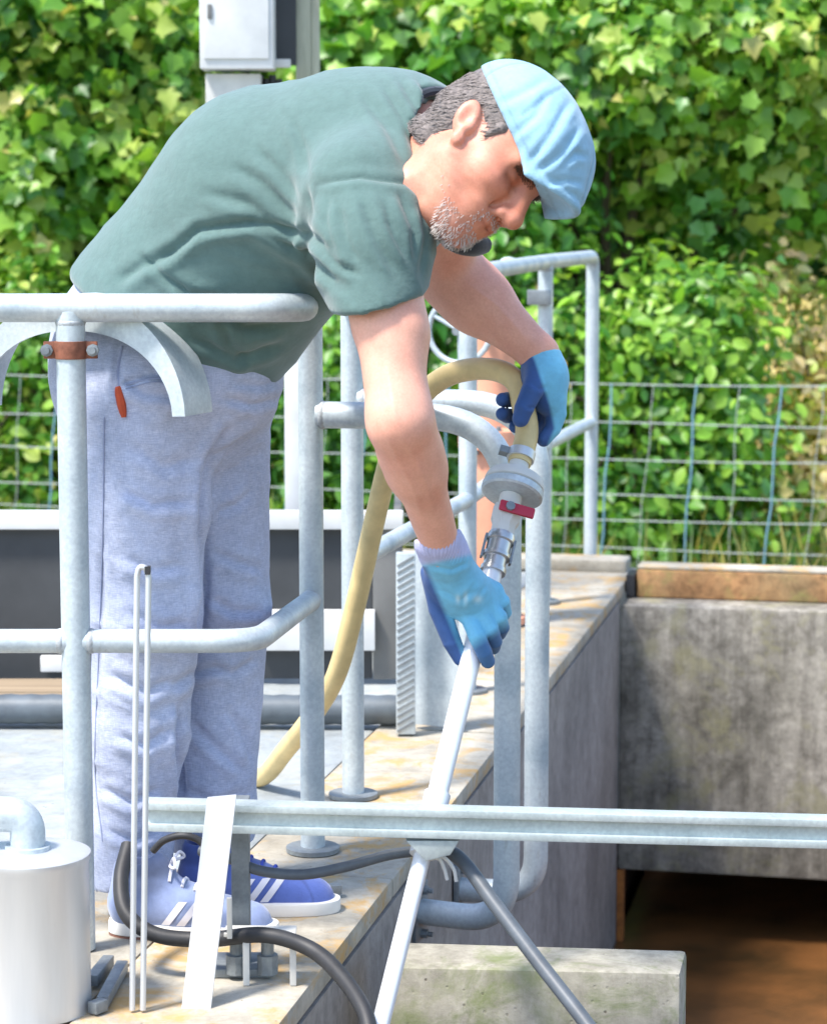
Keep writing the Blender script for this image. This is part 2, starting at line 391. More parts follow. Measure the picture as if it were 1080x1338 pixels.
# pit walls (each a thing of its own)
w = sbox(MB(), -6.0, 2.79, -0.03, -0.002, -2.1, -0.047)
o = w.build('pit_wall', M['wall_shade'], None, 0); tag(o, 'shaded dark grey concrete side wall of the pit below the walkway edge', 'wall')
w = sbox(MB(), 2.79, 3.06, 0.0, 4.2, -0.915, -0.056)
bw = w.build('pit_wall', M['wall_back'], None, 30, 0.012, 2); tag(bw, 'stained grey concrete end wall above the dark opening', 'wall')
sbox(MB(), 2.787, 2.82, 0.0, 0.022, -2.1, -0.916).build('corner_edge', M['rust_edge'], bw, 0)
w = sbox(MB(), 3.9, 4.05, -0.6, 4.2, -2.1, -0.95)
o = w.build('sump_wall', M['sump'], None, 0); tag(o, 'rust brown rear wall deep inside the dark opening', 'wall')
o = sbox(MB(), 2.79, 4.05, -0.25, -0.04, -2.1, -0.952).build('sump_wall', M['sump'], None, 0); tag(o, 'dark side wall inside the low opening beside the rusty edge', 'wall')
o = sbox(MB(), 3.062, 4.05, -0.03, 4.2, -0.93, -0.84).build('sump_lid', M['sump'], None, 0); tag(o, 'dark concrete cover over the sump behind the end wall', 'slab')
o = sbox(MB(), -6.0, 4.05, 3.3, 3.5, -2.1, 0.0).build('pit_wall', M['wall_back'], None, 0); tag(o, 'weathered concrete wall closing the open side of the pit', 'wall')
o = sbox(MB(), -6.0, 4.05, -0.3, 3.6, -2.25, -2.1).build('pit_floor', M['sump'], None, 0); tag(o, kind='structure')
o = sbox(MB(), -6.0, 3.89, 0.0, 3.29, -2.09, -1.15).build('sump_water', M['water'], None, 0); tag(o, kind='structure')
# iron stained curb on the end wall, in two lengths with an open joint
cb = thing('curb', S(2.95, 1.5, -0.05), 'orange iron stained concrete curb along the top of the end wall', 'curb')
for b0, b1 in ((0.035, 1.9), (1.91, 4.2)):
    sbox(MB(), 2.945, 3.05, b0, b1, -0.054, 0.036).build('curb_stone', M['rust_curb'], cb, 30, 0.008)
    sbox(MB(), 2.95, 3.055, b0 + 0.001, b1 - 0.001, 0.0375, 0.048).build('cap', M['coping'], cb, 30, 0.005)
o = sbox(MB(), 2.93, 3.05, 0.002, 0.03, -0.053, 0.02).build('joint_strip', M['black'], cb, 0, 0.003)
o = sbox(MB(), 3.13, 3.27, -3.6, -0.02, -0.004, 0.035).build('kerb', M['coping'], None, 30, 0.008); tag(o, 'low pale concrete kerb across the far end of the walkway', 'kerb')
# cross beam in the pit, front
bm_ = sbox(MB(), 0, 0.1, 0, 0.1, 0, 0.1); bm_.v = []; bm_.f = []
c0, c1, c2, c3 = PG(505, 1264, -0.045), PG(889, 1272, -0.045), PG(897, 1241, -0.045), PG(522, 1230, -0.045)
bm_.prism([c0 + Vector((0, 0, -1.9)), c1 + Vector((0, 0, -1.9)), c2 + Vector((0, 0, -1.9)), c3 + Vector((0, 0, -1.9))], (0, 0, 1.9))
o = bm_.build('concrete_beam', M['beam'], None, 30, 0.01); tag(o, 'pale concrete cross wall with green algae stains and a square end in the pit', 'wall')

# ------------------------------------------------------------------ guard railing with ladder loops
RAIL_R = 0.0225
rl = thing('guard_railing', PG(95, 1250, 0), 'galvanised tube guard railing along the pit edge with ladder loops', 'railing')
ZT, ZM = 1.03, 0.49
posts = [(95, 3.80, ZT), (406, 4.40, 1.012), (460, 4.82, 1.004), (611, 5.90, ZT), (711, 7.28, ZT), (772, 8.10, ZT)]
pp = []
for px, d, zt in posts:
    p = P(px, 600, d); pp.append(Vector((p.x, p.y, zt)))
lf = Vector((-1.9, 3.80, ZT)); cor = Vector((P(396, 400, 3.8).x, 3.80, ZT))
top = fillet([lf, cor, pp[1], pp[2], pp[3], pp[4], pp[5], Vector((pp[5].x, pp[5].y, -0.003))], [0, 0.09, 0.1, 0.1, 0.1, 0.1, 0.05, 0])
MB().tube(top, RAIL_R, 16).build('top_rail', M['steel'], rl)
for i, q in enumerate(pp[:5]):
    MB().tube([Vector((q.x, q.y, q.z - 0.006)), Vector((q.x, q.y, 0.006)), Vector((q.x, q.y, -0.005))], RAIL_R if i else 0.0232, 16).build('post', M['steel'], rl)
    if i: MB().lathe((q.x, q.y, -0.004), (0, 0, 1), [(0, 0.05), (0.008, 0.05), (0.009, 0.047)], 20).build('base_plate', M['steel_dark'], rl)
MB().lathe((pp[5].x, pp[5].y, -0.004), (0, 0, 1), [(0, 0.05), (0.008, 0.05), (0.009, 0.047)], 20).build('base_plate', M['steel_dark'], rl)
q = Vector((-1.75, 3.8, 0)); MB().tube([q + Vector((0, 0, ZT - 0.006)), q], 0.0232, 16).build('post', M['steel'], rl)
m0 = Vector((-1.9, 3.80, 0.500)); mc = Vector((P(335, 840, 3.8).x, 3.80, 0.500)); m1 = Vector((pp[1].x, pp[1].y, 0.470))
MB().tube(fillet([m0, mc, m1], [0, 0.07, 0]), 0.0195, 14).build('mid_rail', M['steel'], rl)
zz = 0.478
MB().tube([Vector((q.x, q.y, zz)) for q in pp[2:6]], 0.0195, 14).build('mid_rail', M['steel'], rl)
def weld(c, dirn, r):
    MB().lathe(Vector(c), Vector(dirn), [(-0.003, r * 1.0), (-0.001, r * 1.06), (0.002, r * 1.07), (0.005, r * 1.03), (0.007, r * 0.99)], 18).build('weld_bead', M['weld'], rl, 60)
weld((pp[0].x - 0.0225, 3.8, 0.5), (-1, 0, 0), 0.0195); weld((pp[0].x + 0.0225, 3.8, 0.5), (1, 0, 0), 0.0195)
dm = (mc - m1).normalized(); weld(m1 + dm * 0.022, dm, 0.0195)
for q in pp[:5]: weld((q.x, q.y, q.z - 0.022), (0, 0, -1), 0.0225)
for q in (pp[2], pp[3], pp[4]): weld((q.x + 0.0048, q.y + 0.022, zz), UD, 0.0195)
def loop(p0, z0, pxs, d, zb, wx):
    c = P(pxs, 600, d); a = Vector((p0.x, p0.y, z0)); b = Vector((c.x, c.y, z0)); e = Vector((c.x, c.y, zb)); g = Vector((wx.x, wx.y, zb))
    o = MB().tube(fillet([a + (b - a).normalized() * 0.013, b, e, g], [0, 0.155, 0.10, 0], 14), 0.0245, 16).build('ladder_loop', M['steel'], rl)
    dirn = (g - e).normalized(); dl = (b - a).normalized(); weld(a + dl * 0.0215, dl, 0.0245)
    MB().box(g - dirn * 0.006, dirn * 0.006, Vector((0, 0, 0.055)), dirn.cross(Vector((0, 0, 1))) * 0.03).build('wall_plate', M['steel_dark'], rl, 30, 0.003)
    for s in (-1, 1):
        MB().lathe(g - dirn * 0.012 + Vector((0, 0, 0.042 * s)), -dirn, [(0, 0.009), (0.012, 0.009), (0.0121, 0.005), (0.022, 0.005)], 8).build('bolt', M['steel_dark'], rl, 20)
wA = S((4.40 - 4.82) / math.cos(ANG), 0.0); wB = S(-0.03, 0.0)
loop(pp[1], 0.812, 664, 4.33, -0.12, wA); loop(pp[2], 0.805, 703, 4.76, -0.19, wB)
# rusty clamp with bolts, and the curved hose rest it carries
q = pp[0]; cz = P(95, 457, 3.8).z
cl = MB().lathe((q.x, q.y, cz - 0.014), (0, 0, 1), [(0, 0.0262), (0.028, 0.0262)], 20)
cl.box((q.x, q.y - 0.002, cz), (0.042, 0, 0), (0, 0.006, 0), (0, 0, 0.0135)); cl = cl.build('clamp', M['rustclamp'], rl, 30, 0.0015)
for s in (-1, 1):
    MB().lathe((q.x + s * 0.036, q.y - 0.008, cz), (0, -1, 0), [(0, 0.010), (0.008, 0.010), (0.0085, 0.006), (0.016, 0.006)], 8).build('bolt', M['steel_dark'], cl, 20)
def saddle():
    """curved hose rest: crescent front plate with a wide rounded top sheet"""
    n = 32; th = -0.36; ax = Vector((math.cos(th), math.sin(th), 0)); dp = Vector((-math.sin(th), math.cos(th), 0)); W = 0.10
    c = P(97, 545, 3.85); mb = MB(); V = []
    for i in range(n + 1):
        a = math.radians(2 + 176 * i / n); ro = 0.196; ri = 0.138 + 0.036 * abs(math.cos(a)) ** 2
        dv = ax * math.cos(a) + Vector((0, 0, 1)) * math.sin(a)
        for rad, dd in ((ri, 0), (ro, 0), (ro, W), (ro - 0.006, W), (ro - 0.006, 0.006), (ri, 0.006)): V.append(c + dv * rad + dp * dd)
    Fq = []
    for i in range(n):
        for k in range(6):
            k2 = (k + 1) % 6; Fq.append((i * 6 + k, i * 6 + k2, (i + 1) * 6 + k2, (i + 1) * 6 + k))
    Fq.append(tuple(range(6))); Fq.append(tuple(reversed(range(n * 6, n * 6 + 6))))
    return mb.add(V, Fq).build('hose_rest', M['steel'], rl, 35)
saddle()
# small eye ring and clip on the far part of the rail
e = P(664, 345, 6.75); ring = [e + Vector((math.cos(t) * 0.024, 0.0, math.sin(t) * 0.016)) for t in np.linspace(0, 2 * math.pi, 17)]
MB().tube(ring, 0.0045, 8).build('eye_ring', M['steel'], rl)
MB().box(Vector((pp[4].x - 0.02, pp[4].y - 0.02, P(703, 388, 7.28).z)), (0.035, 0, 0), (0, 0.03, 0), (0, 0, 0.022)).build('clip', M['steel_dark'], rl, 30, 0.004)

# ------------------------------------------------------------------ zinc channel bar on its stub post, with cable bracket
ch = thing('channel_bar', P(312, 1300, 3.62), 'long zinc channel bar running across the pit on a dark steel stub post', 'channel bar')
A = P(186, 1068, 3.62); B = P(1085, 1091, 3.62); Dv = (B - A).normalized(); B = A + Dv * 1.75
upv = Vector((0, 0, 1)); upv = (upv - Dv * upv.dot(Dv)).normalized(); bk = Dv.cross(upv)       # bk points away from the camera?
if bk.y < 0: bk = -bk
h, dpt, t, lip = 0.0225, 0.04, 0.004, 0.0115
prof = [(0, -h), (0, -h + lip), (0.010, -h + lip), (0.010, h - lip), (0, h - lip), (0, h), (dpt, h), (dpt, -h)]
MB().prism([A + bk * y + upv * z for y, z in prof], B - A).build('channel', M['channel'], ch, 20, 0.0012)
p = P(313, 1100, 3.665); MB().box((p.x, p.y + 0.022, 0.135), (0.014, 0, 0), (0, 0.016, 0), (0, 0, 0.138)).build('stub_post', M['steel_dark'], ch, 30, 0.002)
MB().box((p.x, p.y + 0.02, 0.004), (0.05, 0, 0), (0, 0.045, 0), (0, 0, 0.007)).build('base_plate', M['steel_dark'], ch, 30, 0.002)
p = A + Dv * 1.5; MB().box((p.x, p.y + 0.06, p.z / 2 - 0.6), (0.014, 0, 0), (0, 0.014, 0), (0, 0, p.z / 2 + 0.6)).build('stub_post', M['steel_dark'], ch, 30, 0.002)
p = P(566, 1106, 3.63); MB().prism([P(530, 1099, 3.625), P(600, 1099, 3.625), P(588, 1118, 3.625), P(556, 1126, 3.625)], (0, 0.05, 0)).build('bracket', M['channel'], ch, 30, 0.002)

o = MB()
a, b = P(290, 1040, 3.585), P(256, 1322, 3.50)
sidev = Vector((0.0222, 0, 0.002)); nrm = (b - a).normalized().cross(sidev.normalized())
o.box((a + b) / 2, (b - a) / 2, sidev, nrm * 0.004)
wb = o.build('flat_bar', M['white'], None, 30, 0.0015); tag(wb, 'white flat bar leaning against the channel bar', 'bar')
wk_ = thing('wire_hook', P(184, 1330, 3.5), 'tall narrow stainless wire loop standing before the trousers', 'wire loop')
t0 = [P(173, 1345, 3.48), P(179, 752, 3.52), P(182, 741, 3.52), P(190, 741, 3.52), P(194, 752, 3.52), P(187, 1345, 3.48)]
t0[0].z = 0; t0[-1].z = 0
MB().tube(fillet(t0, [0, .008, .006, .006, .008, 0], 5), 0.0046, 10).build('wire', M['stainless'], wk_)
MB().box(P(193, 745, 3.52), (0.004, 0, 0), (0, 0.006, 0), (0, 0, 0.006)).build('end_clip', M['black'], wk_, 0)

# stainless canister with a pipe bend
cn = thing('steel_canister', (P(40, 1200, 3.42).x, 3.5, 0), 'brushed stainless steel canister with a painted pipe bend on top', 'canister')
c = P(38, 1118, 3.5); R = 0.088
MB().lathe((c.x, c.y, -0.004), (0, 0, 1), [(0, R), (c.z - 0.006, R), (c.z, R + 0.003), (c.z + 0.008, R + 0.003), (c.z + 0.010, R - 0.003), (c.z + 0.014, R * 0.55)], 48).build('body', M['stainless'], cn)
e = P(36, 1085, 3.5); MB().tube(fillet([Vector((e.x, e.y, c.z)), Vector((e.x, e.y, c.z + 0.062)), Vector((e.x - 0.5, e.y + 0.05, c.z + 0.062))], 0.045, 10), 0.026, 18).build('pipe_bend', M['steel'], cn)
MB().lathe((e.x, e.y, c.z + 0.004), (0, 0, 1), [(0, 0.034), (0.012, 0.034)], 20).build('collar', M['steel'], cn)

# cables
pts = [P(168, 1105, 3.75), P(158, 1150, 3.70), P(166, 1195, 3.66), P(205, 1222, 3.64), P(270, 1228, 3.63), P(345, 1222, 3.6), P(405, 1240, 3.58), P(445, 1275, 3.52), P(475, 1320, 3.45), P(486, 1365, 3.40)]
o = MB().tube(spline(pts, 8), 0.0125, 12).build('black_hose', M['black'], None); tag(o, 'thick black rubber hose bending around the near shoe to the pit edge', 'hose')
pts = [P(262, 1112, 3.72), P(300, 1122, 3.69), P(340, 1138, 3.68), P(395, 1143, 3.68), P(450, 1133, 3.69), P(505, 1118, 3.69), P(545, 1112, 3.69)]
o = MB().tube(spline(pts, 8), 0.0085, 12).build('grey_cable', M['cable'], None); tag(o, 'slack dark grey cable hanging from the stub post to the bracket', 'cable')
pts = [P(560, 1114, 3.70), P(585, 1113, 3.69), P(608, 1130, 3.67), P(645, 1180, 3.62), P(700, 1253, 3.55), P(760, 1330, 3.47), P(800, 1385, 3.42)]
o = MB().tube(spline(pts, 8), 0.0115, 12).build('grey_cable', M['cable'], None); tag(o, 'straight thick grey cable running down into the pit from the bracket', 'cable')
for k, (x0, y0, x1, y1) in enumerate(((572, 1118, 596, 1152), (566, 1120, 584, 1150))):
    pts = [P(x0 - 14, y0 + 4, 3.66), P(x0 + 6, y0 + 2, 3.65), P(x1 - 4, (y0 + y1) / 2, 3.65), P(x1, y1, 3.65)]
    o = MB().tube(spline(pts, 6), 0.003, 8).build('cable_tie', M['white_dirty'], None); tag(o, ('long pale cable tie tail curling beside the thick grey cable', 'short pale cable tie tail curling beside the lance socket')[k], 'cable tie', 'cable ties under the bracket')
pts = [P(200, 1112, 3.80), P(215, 1098, 3.79), P(240, 1092, 3.78), P(262, 1100, 3.78), P(270, 1118, 3.77), P(262, 1150, 3.74)]
o = MB().tube(spline(pts, 6), 0.006, 10).build('black_cable', M['black'], None); tag(o, 'thin black cable looped above the near shoe laces', 'cable')

# little steel stand under the hose
st = thing('steel_bracket', P(340, 1300, 3.62), 'small pale steel bracket stand on the concrete under the black hose', 'bracket')
zc = 0.075
p = P(340, 1252, 3.62); MB().box((p.x, 3.63, zc), (0.055, 0, 0), (0, 0.022, 0), (0, 0, 0.003)).build('top_plate', M['white_dirty'], st, 30, 0.001)
for px in (322, 383):
    q = P(px, 1265, 3.61); MB().box((q.x, 3.605, zc / 2 - 0.003), (0.005, 0, 0), (0, 0.003, 0), (0, 0, zc / 2)).build('leg', M['white_dirty'], st, 30, 0.001)
for px in (308, 349):
    q = P(px, 1262, 3.63); MB().lathe((q.x, 3.64, 0.005), (0, 0, 1), [(0, 0.016), (0.03, 0.016), (0.031, 0.010), (0.066, 0.010)], 12).build('bolt_nut', M['steel_dark'], st, 20)
q = P(300, 1222, 3.60); MB().box((q.x, 3.6, zc + 0.03), (0.004, 0, 0), (0, 0.004, 0), (0, 0, 0.032)).build('pin', M['white_dirty'], st, 30, 0.001)
# latch on the ground beside the canister
lt = thing('floor_latch', PG(140, 1300, 0), 'bent steel latch bar lying on the concrete by the canister', 'latch')
for (x0, y0, x1, y1) in ((120, 1282, 142, 1255), (134, 1310, 160, 1262), (120, 1318, 136, 1312)):
    a = PG(x0, y0, 0.008); b = PG(x1, y1, 0.008); dv = (b - a); sd = Vector((-dv.y, dv.x, 0)).normalized() * 0.009
    MB().box((a + b) / 2, dv / 2, sd, (0, 0, 0.009)).build('bar', M['steel_dark'], lt, 30, 0.002)
o = MB().lathe(PG(122, 1128, 0.0), (0, 0, 1), [(0, 0.03), (0.022, 0.03), (0.03, 0.02)], 16).build('yellow_cap', M['yellow'], None); tag(o, 'small yellow plastic cap on the floor behind the canister', 'cap')
o = MB(); a = PG(428, 1168, 0.004)
o.box(a + Vector((0, 0, 0.008)), (0.022, 0.006, 0), (-0.003, 0.010, 0), (0, 0, 0.008)).lathe(a + Vector((-0.02, -0.012, 0.0)), (0, 0, 1), [(0, 0.011), (0.014, 0.011), (0.0145, 0.005), (0.02, 0.005)], 6)
o = o.build('anchor_bolt', M['steel_dark'], None, 30, 0.001); tag(o, 'small steel anchor bolt on the walkway beside the blue shoe', 'bolt')

# ------------------------------------------------------------------ sampling lance and cream hose
L0, L1 = P(680, 598, 4.06), P(566, 1060, 3.70)
ax = (L1 - L0).normalized()
ln = thing('sampling_lance', L1, 'long white lance with round flange and red lever valve held by the man', 'lance')
end = L0 + ax * ((P(566, 1060, 3.70) - L0).length)
start = L0 + ax * 0.215
MB().tube([start, end + ax * 0.02], 0.0165, 18).build('pipe', M['lance'], ln)
MB().tube([end - ax * 0.03, end + ax * 0.075], 0.021, 18).build('socket', M['lance'], ln)
tail = end + ax * 0.42
MB().tube([end + ax * 0.03, tail], 0.0135, 16).build('pipe', M['lance'], ln)
def flat_lathe(name, mat, prof, n=28, par=None): return MB().lathe(L0, ax, prof, n).build(name, mat, par or ln, 30, 0.0)
flat_lathe('hose_barb', M['white_dirty'], [(-0.02, 0.017), (0.03, 0.017), (0.031, 0.024), (0.04, 0.024)])
hc = flat_lathe('hose_clamp', M['stainless'], [(-0.012, 0.0235), (0.004, 0.0235)])
nx = ax.cross(Vector((0, 1, 0))).normalized()
MB().box(L0 + nx * -0.026 + ax * -0.004, nx * 0.012, ax * 0.006, ax.cross(nx) * 0.008).build('screw', M['steel_dark'], hc, 0)
flat_lathe('flange', M['white_dirty'], [(0.038, 0.03), (0.040, 0.047), (0.050, 0.051), (0.056, 0.051), (0.058, 0.048)])
flat_lathe('flange', M['steel'], [(0.0595, 0.048), (0.061, 0.0525), (0.072, 0.0525), (0.075, 0.049), (0.0755, 0.022)])
flat_lathe('nipple', M['white_dirty'], [(0.076, 0.019), (0.098, 0.019)])
flat_lathe('valve_body', M['white_dirty'], [(0.098, 0.024), (0.108, 0.026), (0.122, 0.026), (0.132, 0.021), (0.15, 0.021)], 8)
to = Vector((0, -1, 0)); to = (to - ax * to.dot(ax)).normalized(); sd = ax.cross(to)
lv = MB().box(L0 + ax * 0.112 + to * 0.030 - sd * 0.012, sd * 0.03, ax * 0.0095, to * 0.0035).build('lever', M['red'], ln, 30, 0.003)
MB().lathe(L0 + ax * 0.112 + to * 0.02, to, [(0, 0.008), (0.018, 0.008)], 8).build('stem', M['steel_dark'], lv, 20)
flat_lathe('coupling', M['silver'], [(0.150, 0.0215), (0.158, 0.024), (0.164, 0.024), (0.166, 0.0205), (0.186, 0.0205), (0.188, 0.0235), (0.194, 0.0235), (0.196, 0.019), (0.212, 0.019), (0.214, 0.022), (0.222, 0.022)], 20)
for s in (-1, 1):
    MB().box(L0 + ax * 0.178 + sd * 0.0245 * s, sd * 0.002, ax * 0.022, to * 0.006).build('cam_ear', M['steel_dark'], ln, 20, 0.001)
hp = [L0 + ax * 0.012, L0 - ax * 0.05, P(683, 530, 4.10), P(675, 500, 4.13), P(650, 484, 4.17), P(612, 483, 4.22), P(575, 496, 4.27), P(540, 530, 4.33), P(512, 590, 4.40), P(494, 660, 4.46), P(478, 730, 4.50), P(462, 800, 4.54), P(440, 880, 4.60), P(412, 930, 4.68), P(375, 978, 4.80), P(340, 1012, 4.92), P(300, 1020, 5.02), P(262, 1000, 5.15), P(236, 975, 5.32), P(226, 952, 5.50)]
for q in hp[15:]: q.z = 0.012
hp[14].z = max(hp[14].z, 0.03)
o = MB().tube(spline(hp, 8), 0.0198, 16).build('cream_hose', M['hose'], None); tag(o, 'thick cream rubber hose arching from the gloved hand down to the floor', 'hose')

# ------------------------------------------------------------------ behind the man: trough, pipes, posts, valve, control boxes
tr = thing('dark_trough', P(250, 895, 6.1), 'dark grey open steel trough with white rim behind the man', 'trough')
x0, x1, xr = -2.4, P(486, 800, 6.05).x, P(524, 800, 6.05).x
zr = P(300, 690, 6.05).z; zt_ = P(300, 668, 6.05).z
MB().box(((x0 + x1) / 2, 6.06, zr / 2), ((x1 - x0) / 2, 0, 0), (0, 0.01, 0), (0, 0, zr / 2)).build('front_panel', M['panel_dark'], tr, 30, 0.002)
MB().box(((xr + x1) / 2 + 0.002, 6.055, zr / 2), ((xr - x1) / 2, 0, 0), (0, 0.012, 0), (0, 0, zr / 2)).build('corner_panel', M['panel_grey'], tr, 30, 0.002)
MB().box((xr - 0.012, 6.5, zr / 2), (0.01, 0, 0), (0, 0.43, 0), (0, 0, zr / 2)).build('side_panel', M['panel_grey'], tr, 30, 0.002)
MB().box(((x0 + xr) / 2, 6.93, zr / 2 - 0.06), ((xr - x0) / 2, 0, 0), (0, 0.01, 0), (0, 0, zr / 2 - 0.06)).build('rear_panel', M['panel_dark'], tr, 30, 0.002)
MB().box(((x0 + xr) / 2, 6.05, (zr + zt_) / 2), ((xr - x0) / 2 + 0.005, 0, 0), (0, 0.03, 0), (0, 0, (zt_ - zr) / 2)).build('rim', M['white'], tr, 30, 0.003)
za, zb_ = P(300, 850, 6.02).z, P(300, 798, 6.02).z
MB().box(((P(330, 0, 6.02).x + P(488, 0, 6.02).x) / 2, 6.03, (za + zb_) / 2), ((P(488, 0, 6.02).x - P(330, 0, 6.02).x) / 2, 0, 0), (0, 0.016, 0), (0, 0, (zb_ - za) / 2)).build('white_plate', M['white'], tr, 30, 0.003)
MB().box((P(60, 0, 6.02).x, 6.03, P(300, 868, 6.02).z), (0.045, 0, 0), (0, 0.012, 0), (0, 0, 0.02)).build('white_plate', M['white'], tr, 30, 0.003)
bd = thing('floor_board', PG(40, 920, 0), 'worn brown timber board on the floor before the trough', 'board')
for k, (a0, a1) in enumerate(((5.62, 5.78), (5.79, 5.96))):
    MB().box((-1.3, (a0 + a1) / 2, 0.008), (0.62, 0, 0), (0, (a1 - a0) / 2 - 0.003, 0), (0, 0, 0.011)).build('plank', M['wood_brown'], bd, 30, 0.003)
a, b = PG(-300, 944, 0.0), PG(521, 946, 0.0)
a.z = b.z = 0.033; o = MB()
n = 60; o.tube([a.lerp(b, i / n) for i in range(n + 1)], [0.034 + 0.002 * (i % 2) for i in range(n + 1)], 16)
o = o.build('floor_pipe', M['pvc'], None); tag(o, 'dark grey ribbed pipe lying across the floor in front of the trough', 'pipe')
# ribbed (spiral) post and the sheet fixed to it
rp = thing('ribbed_post', PG(530, 958, 0), 'galvanised diagonally ribbed flat post with pale sheet panel beside the trough', 'post')
q = PG(530, 958, 0); ztop = P(530, 722, q.y).z
MB().box((q.x, q.y, ztop / 2), (0.022, 0, 0), (0, 0.016, 0), (0, 0, ztop / 2)).build('profile', M['steel'], rp, 30, 0.003)
hm = MB(); nh = int(ztop / 0.0165)
for i in range(nh - 1):
    zc_ = 0.018 + i * 0.0165
    hm.box((q.x, q.y - 0.0165, zc_), (0.019, 0, 0.011), (0, 0.0012, 0), (-0.0012, 0, 0.0026))
hm.build('diagonal_ribs', M['steel_dark'], rp, 0)
zs = P(570, 724, q.y + 0.05).z; xs = P(598, 800, q.y + 0.05).x
MB().box(((q.x + 0.02 + xs) / 2, q.y + 0.05, zs / 2 + 0.006), ((xs - q.x - 0.02) / 2, -0.02, 0), (0, 0.0025, 0), (0, 0, zs / 2)).build('sheet', M['steel'], rp, 0)
# white post with a thin rod
q = P(384, 560, 6.4); wp = thing('white_post', (q.x, 6.4, 0), 'slim white square post with a thin dark rod along its edge', 'post')
zt2 = P(384, 380, 6.4).z
MB().box((q.x - 0.003, 6.4, zt2 / 2), (0.021, 0, 0), (0, 0.021, 0), (0, 0, zt2 / 2)).build('post', M['white'], wp, 30, 0.003)
MB().tube([(q.x + 0.024, 6.38, 0.01), (q.x + 0.024, 6.38, zt2)], 0.005, 8).build('rod', M['steel_dark'], wp)
MB().box((q.x + 0.024, 6.378, P(390, 540, 6.4).z), (0.008, 0, 0), (0, 0.008, 0), (0, 0, 0.013)).build('clip', M['steel_dark'], wp, 0)
# orange valve with handwheel
q = P(642, 560, 6.9); ov = thing('orange_valve', (q.x, 6.9, 0), 'orange painted valve column with grey handwheel beyond the railing', 'valve')
prof = [(0, 0.10), (0.02, 0.10), (0.021, 0.066), (0.50, 0.066), (0.51, 0.095), (0.535, 0.095), (0.537, 0.095), (0.56, 0.095), (0.57, 0.07), (0.72, 0.062), (0.83, 0.075), (0.88, 0.072), (0.93, 0.045), (0.96, 0.02)]
MB().lathe((q.x, 6.9, 0), (0, 0, 1), prof, 28).build('column', M['orange'], ov, 35)
for k in range(8):
    an = k * math.pi / 4 + 0.2
    MB().lathe((q.x + 0.083 * math.cos(an), 6.9 + 0.083 * math.sin(an), 0.495), (0, 0, 1), [(0, 0.009), (0.08, 0.009)], 6).build('flange_bolt', M['steel_dark'], ov, 20)
hw = P(600, 432, 6.6); hax = Vector((-0.35, -1, 0)).normalized(); hs = hax.cross(Vector((0, 0, 1)))
wh = MB().tube([hw + (hs * math.cos(t) + Vector((0, 0, 1)) * math.sin(t)) * 0.088 for t in np.linspace(0, 2 * math.pi, 33)], 0.008, 8, False).build('handwheel', M['steel'], ov)
for k in range(3):
    t = k * math.pi * 2 / 3 + 0.5; MB().tube([hw, hw + (hs * math.cos(t) + Vector((0, 0, 1)) * math.sin(t)) * 0.086], 0.006, 8).build('spoke', M['steel'], wh)
MB().tube([hw + hax * 0.03, Vector((q.x, 6.9, hw.z)) + hax * 0.04], 0.012, 10).build('spindle', M['steel_dark'], ov)
# control boxes on a tall post
cbx = thing('control_cabinet', (P(402, 500, 7.2).x, 7.2, 0), 'two white control cabinets mounted on a tall weathered post', 'cabinet')
xc = P(402, 60, 7.2).x
MB().box((xc - 0.012, 7.2, 1.15), (0.022, 0, 0), (0, 0.03, 0), (0, 0, 1.15)).build('post', M['postgreen'], cbx, 30, 0.003)
MB().box((xc + 0.0225, 7.2, 1.15), (0.012, 0, 0), (0, 0.022, 0), (0, 0, 1.15)).build('post_flange', M['postgreen'], cbx, 30, 0.002)
xa, xb = P(261, 50, 7.0).x, P(357, 50, 7.0).x; zb1 = P(300, 90, 7.0).z
b1 = MB().box(((xa + xb) / 2, 7.06, zb1 + 0.24), ((xb - xa) / 2, 0, 0), (0, 0.07, 0), (0, 0, 0.24)).build('upper_cabinet', M['white'], cbx, 30, 0.006)
MB().box(((xa + xb) / 2, 6.987, zb1 + 0.25), ((xb - xa) / 2 - 0.012, 0, 0), (0, 0.004, 0), (0, 0, 0.222)).build('door', M['white'], b1, 30, 0.003)
MB().box((xa + 0.03, 6.981, zb1 + 0.16), (0.006, 0, 0), (0, 0.004, 0), (0, 0, 0.02)).build('lock', M['panel_grey'], b1, 30, 0.001)
xa2, xb2 = P(268, 50, 7.05).x, P(340, 50, 7.05).x; zl = P(300, 146, 7.05).z
MB().box(((xa2 + xb2) / 2, 7.09, (zl + zb1) / 2 - 0.004), ((xb2 - xa2) / 2, 0, 0), (0, 0.05, 0), (0, 0, (zb1 - zl) / 2 - 0.006)).build('lower_cabinet', M['white_dirty'], cbx, 30, 0.005)
MB().box((P(373, 40, 7.15).x, 7.16, zb1 + 0.26), (0.030, 0, 0), (0, 0.012, 0), (0, 0, 0.24)).build('back_plate', M['panel_dark'], cbx, 0)
MB().box((P(366, 78, 7.1).x, 7.1, zb1 + 0.022), (0.03, 0, 0), (0, 0.012, 0), (0, 0, 0.012)).build('bracket', M['white_dirty'], cbx, 30, 0.002)
for k in range(4):
    g = P(340 + k * 8, 98 + (k % 2) * 5, 7.12); MB().lathe(g, (0, 0, -1), [(0, 0.011), (0.03, 0.011), (0.031, 0.006), (0.07, 0.006)], 10).build('cable_gland', M['black'], cbx, 20)

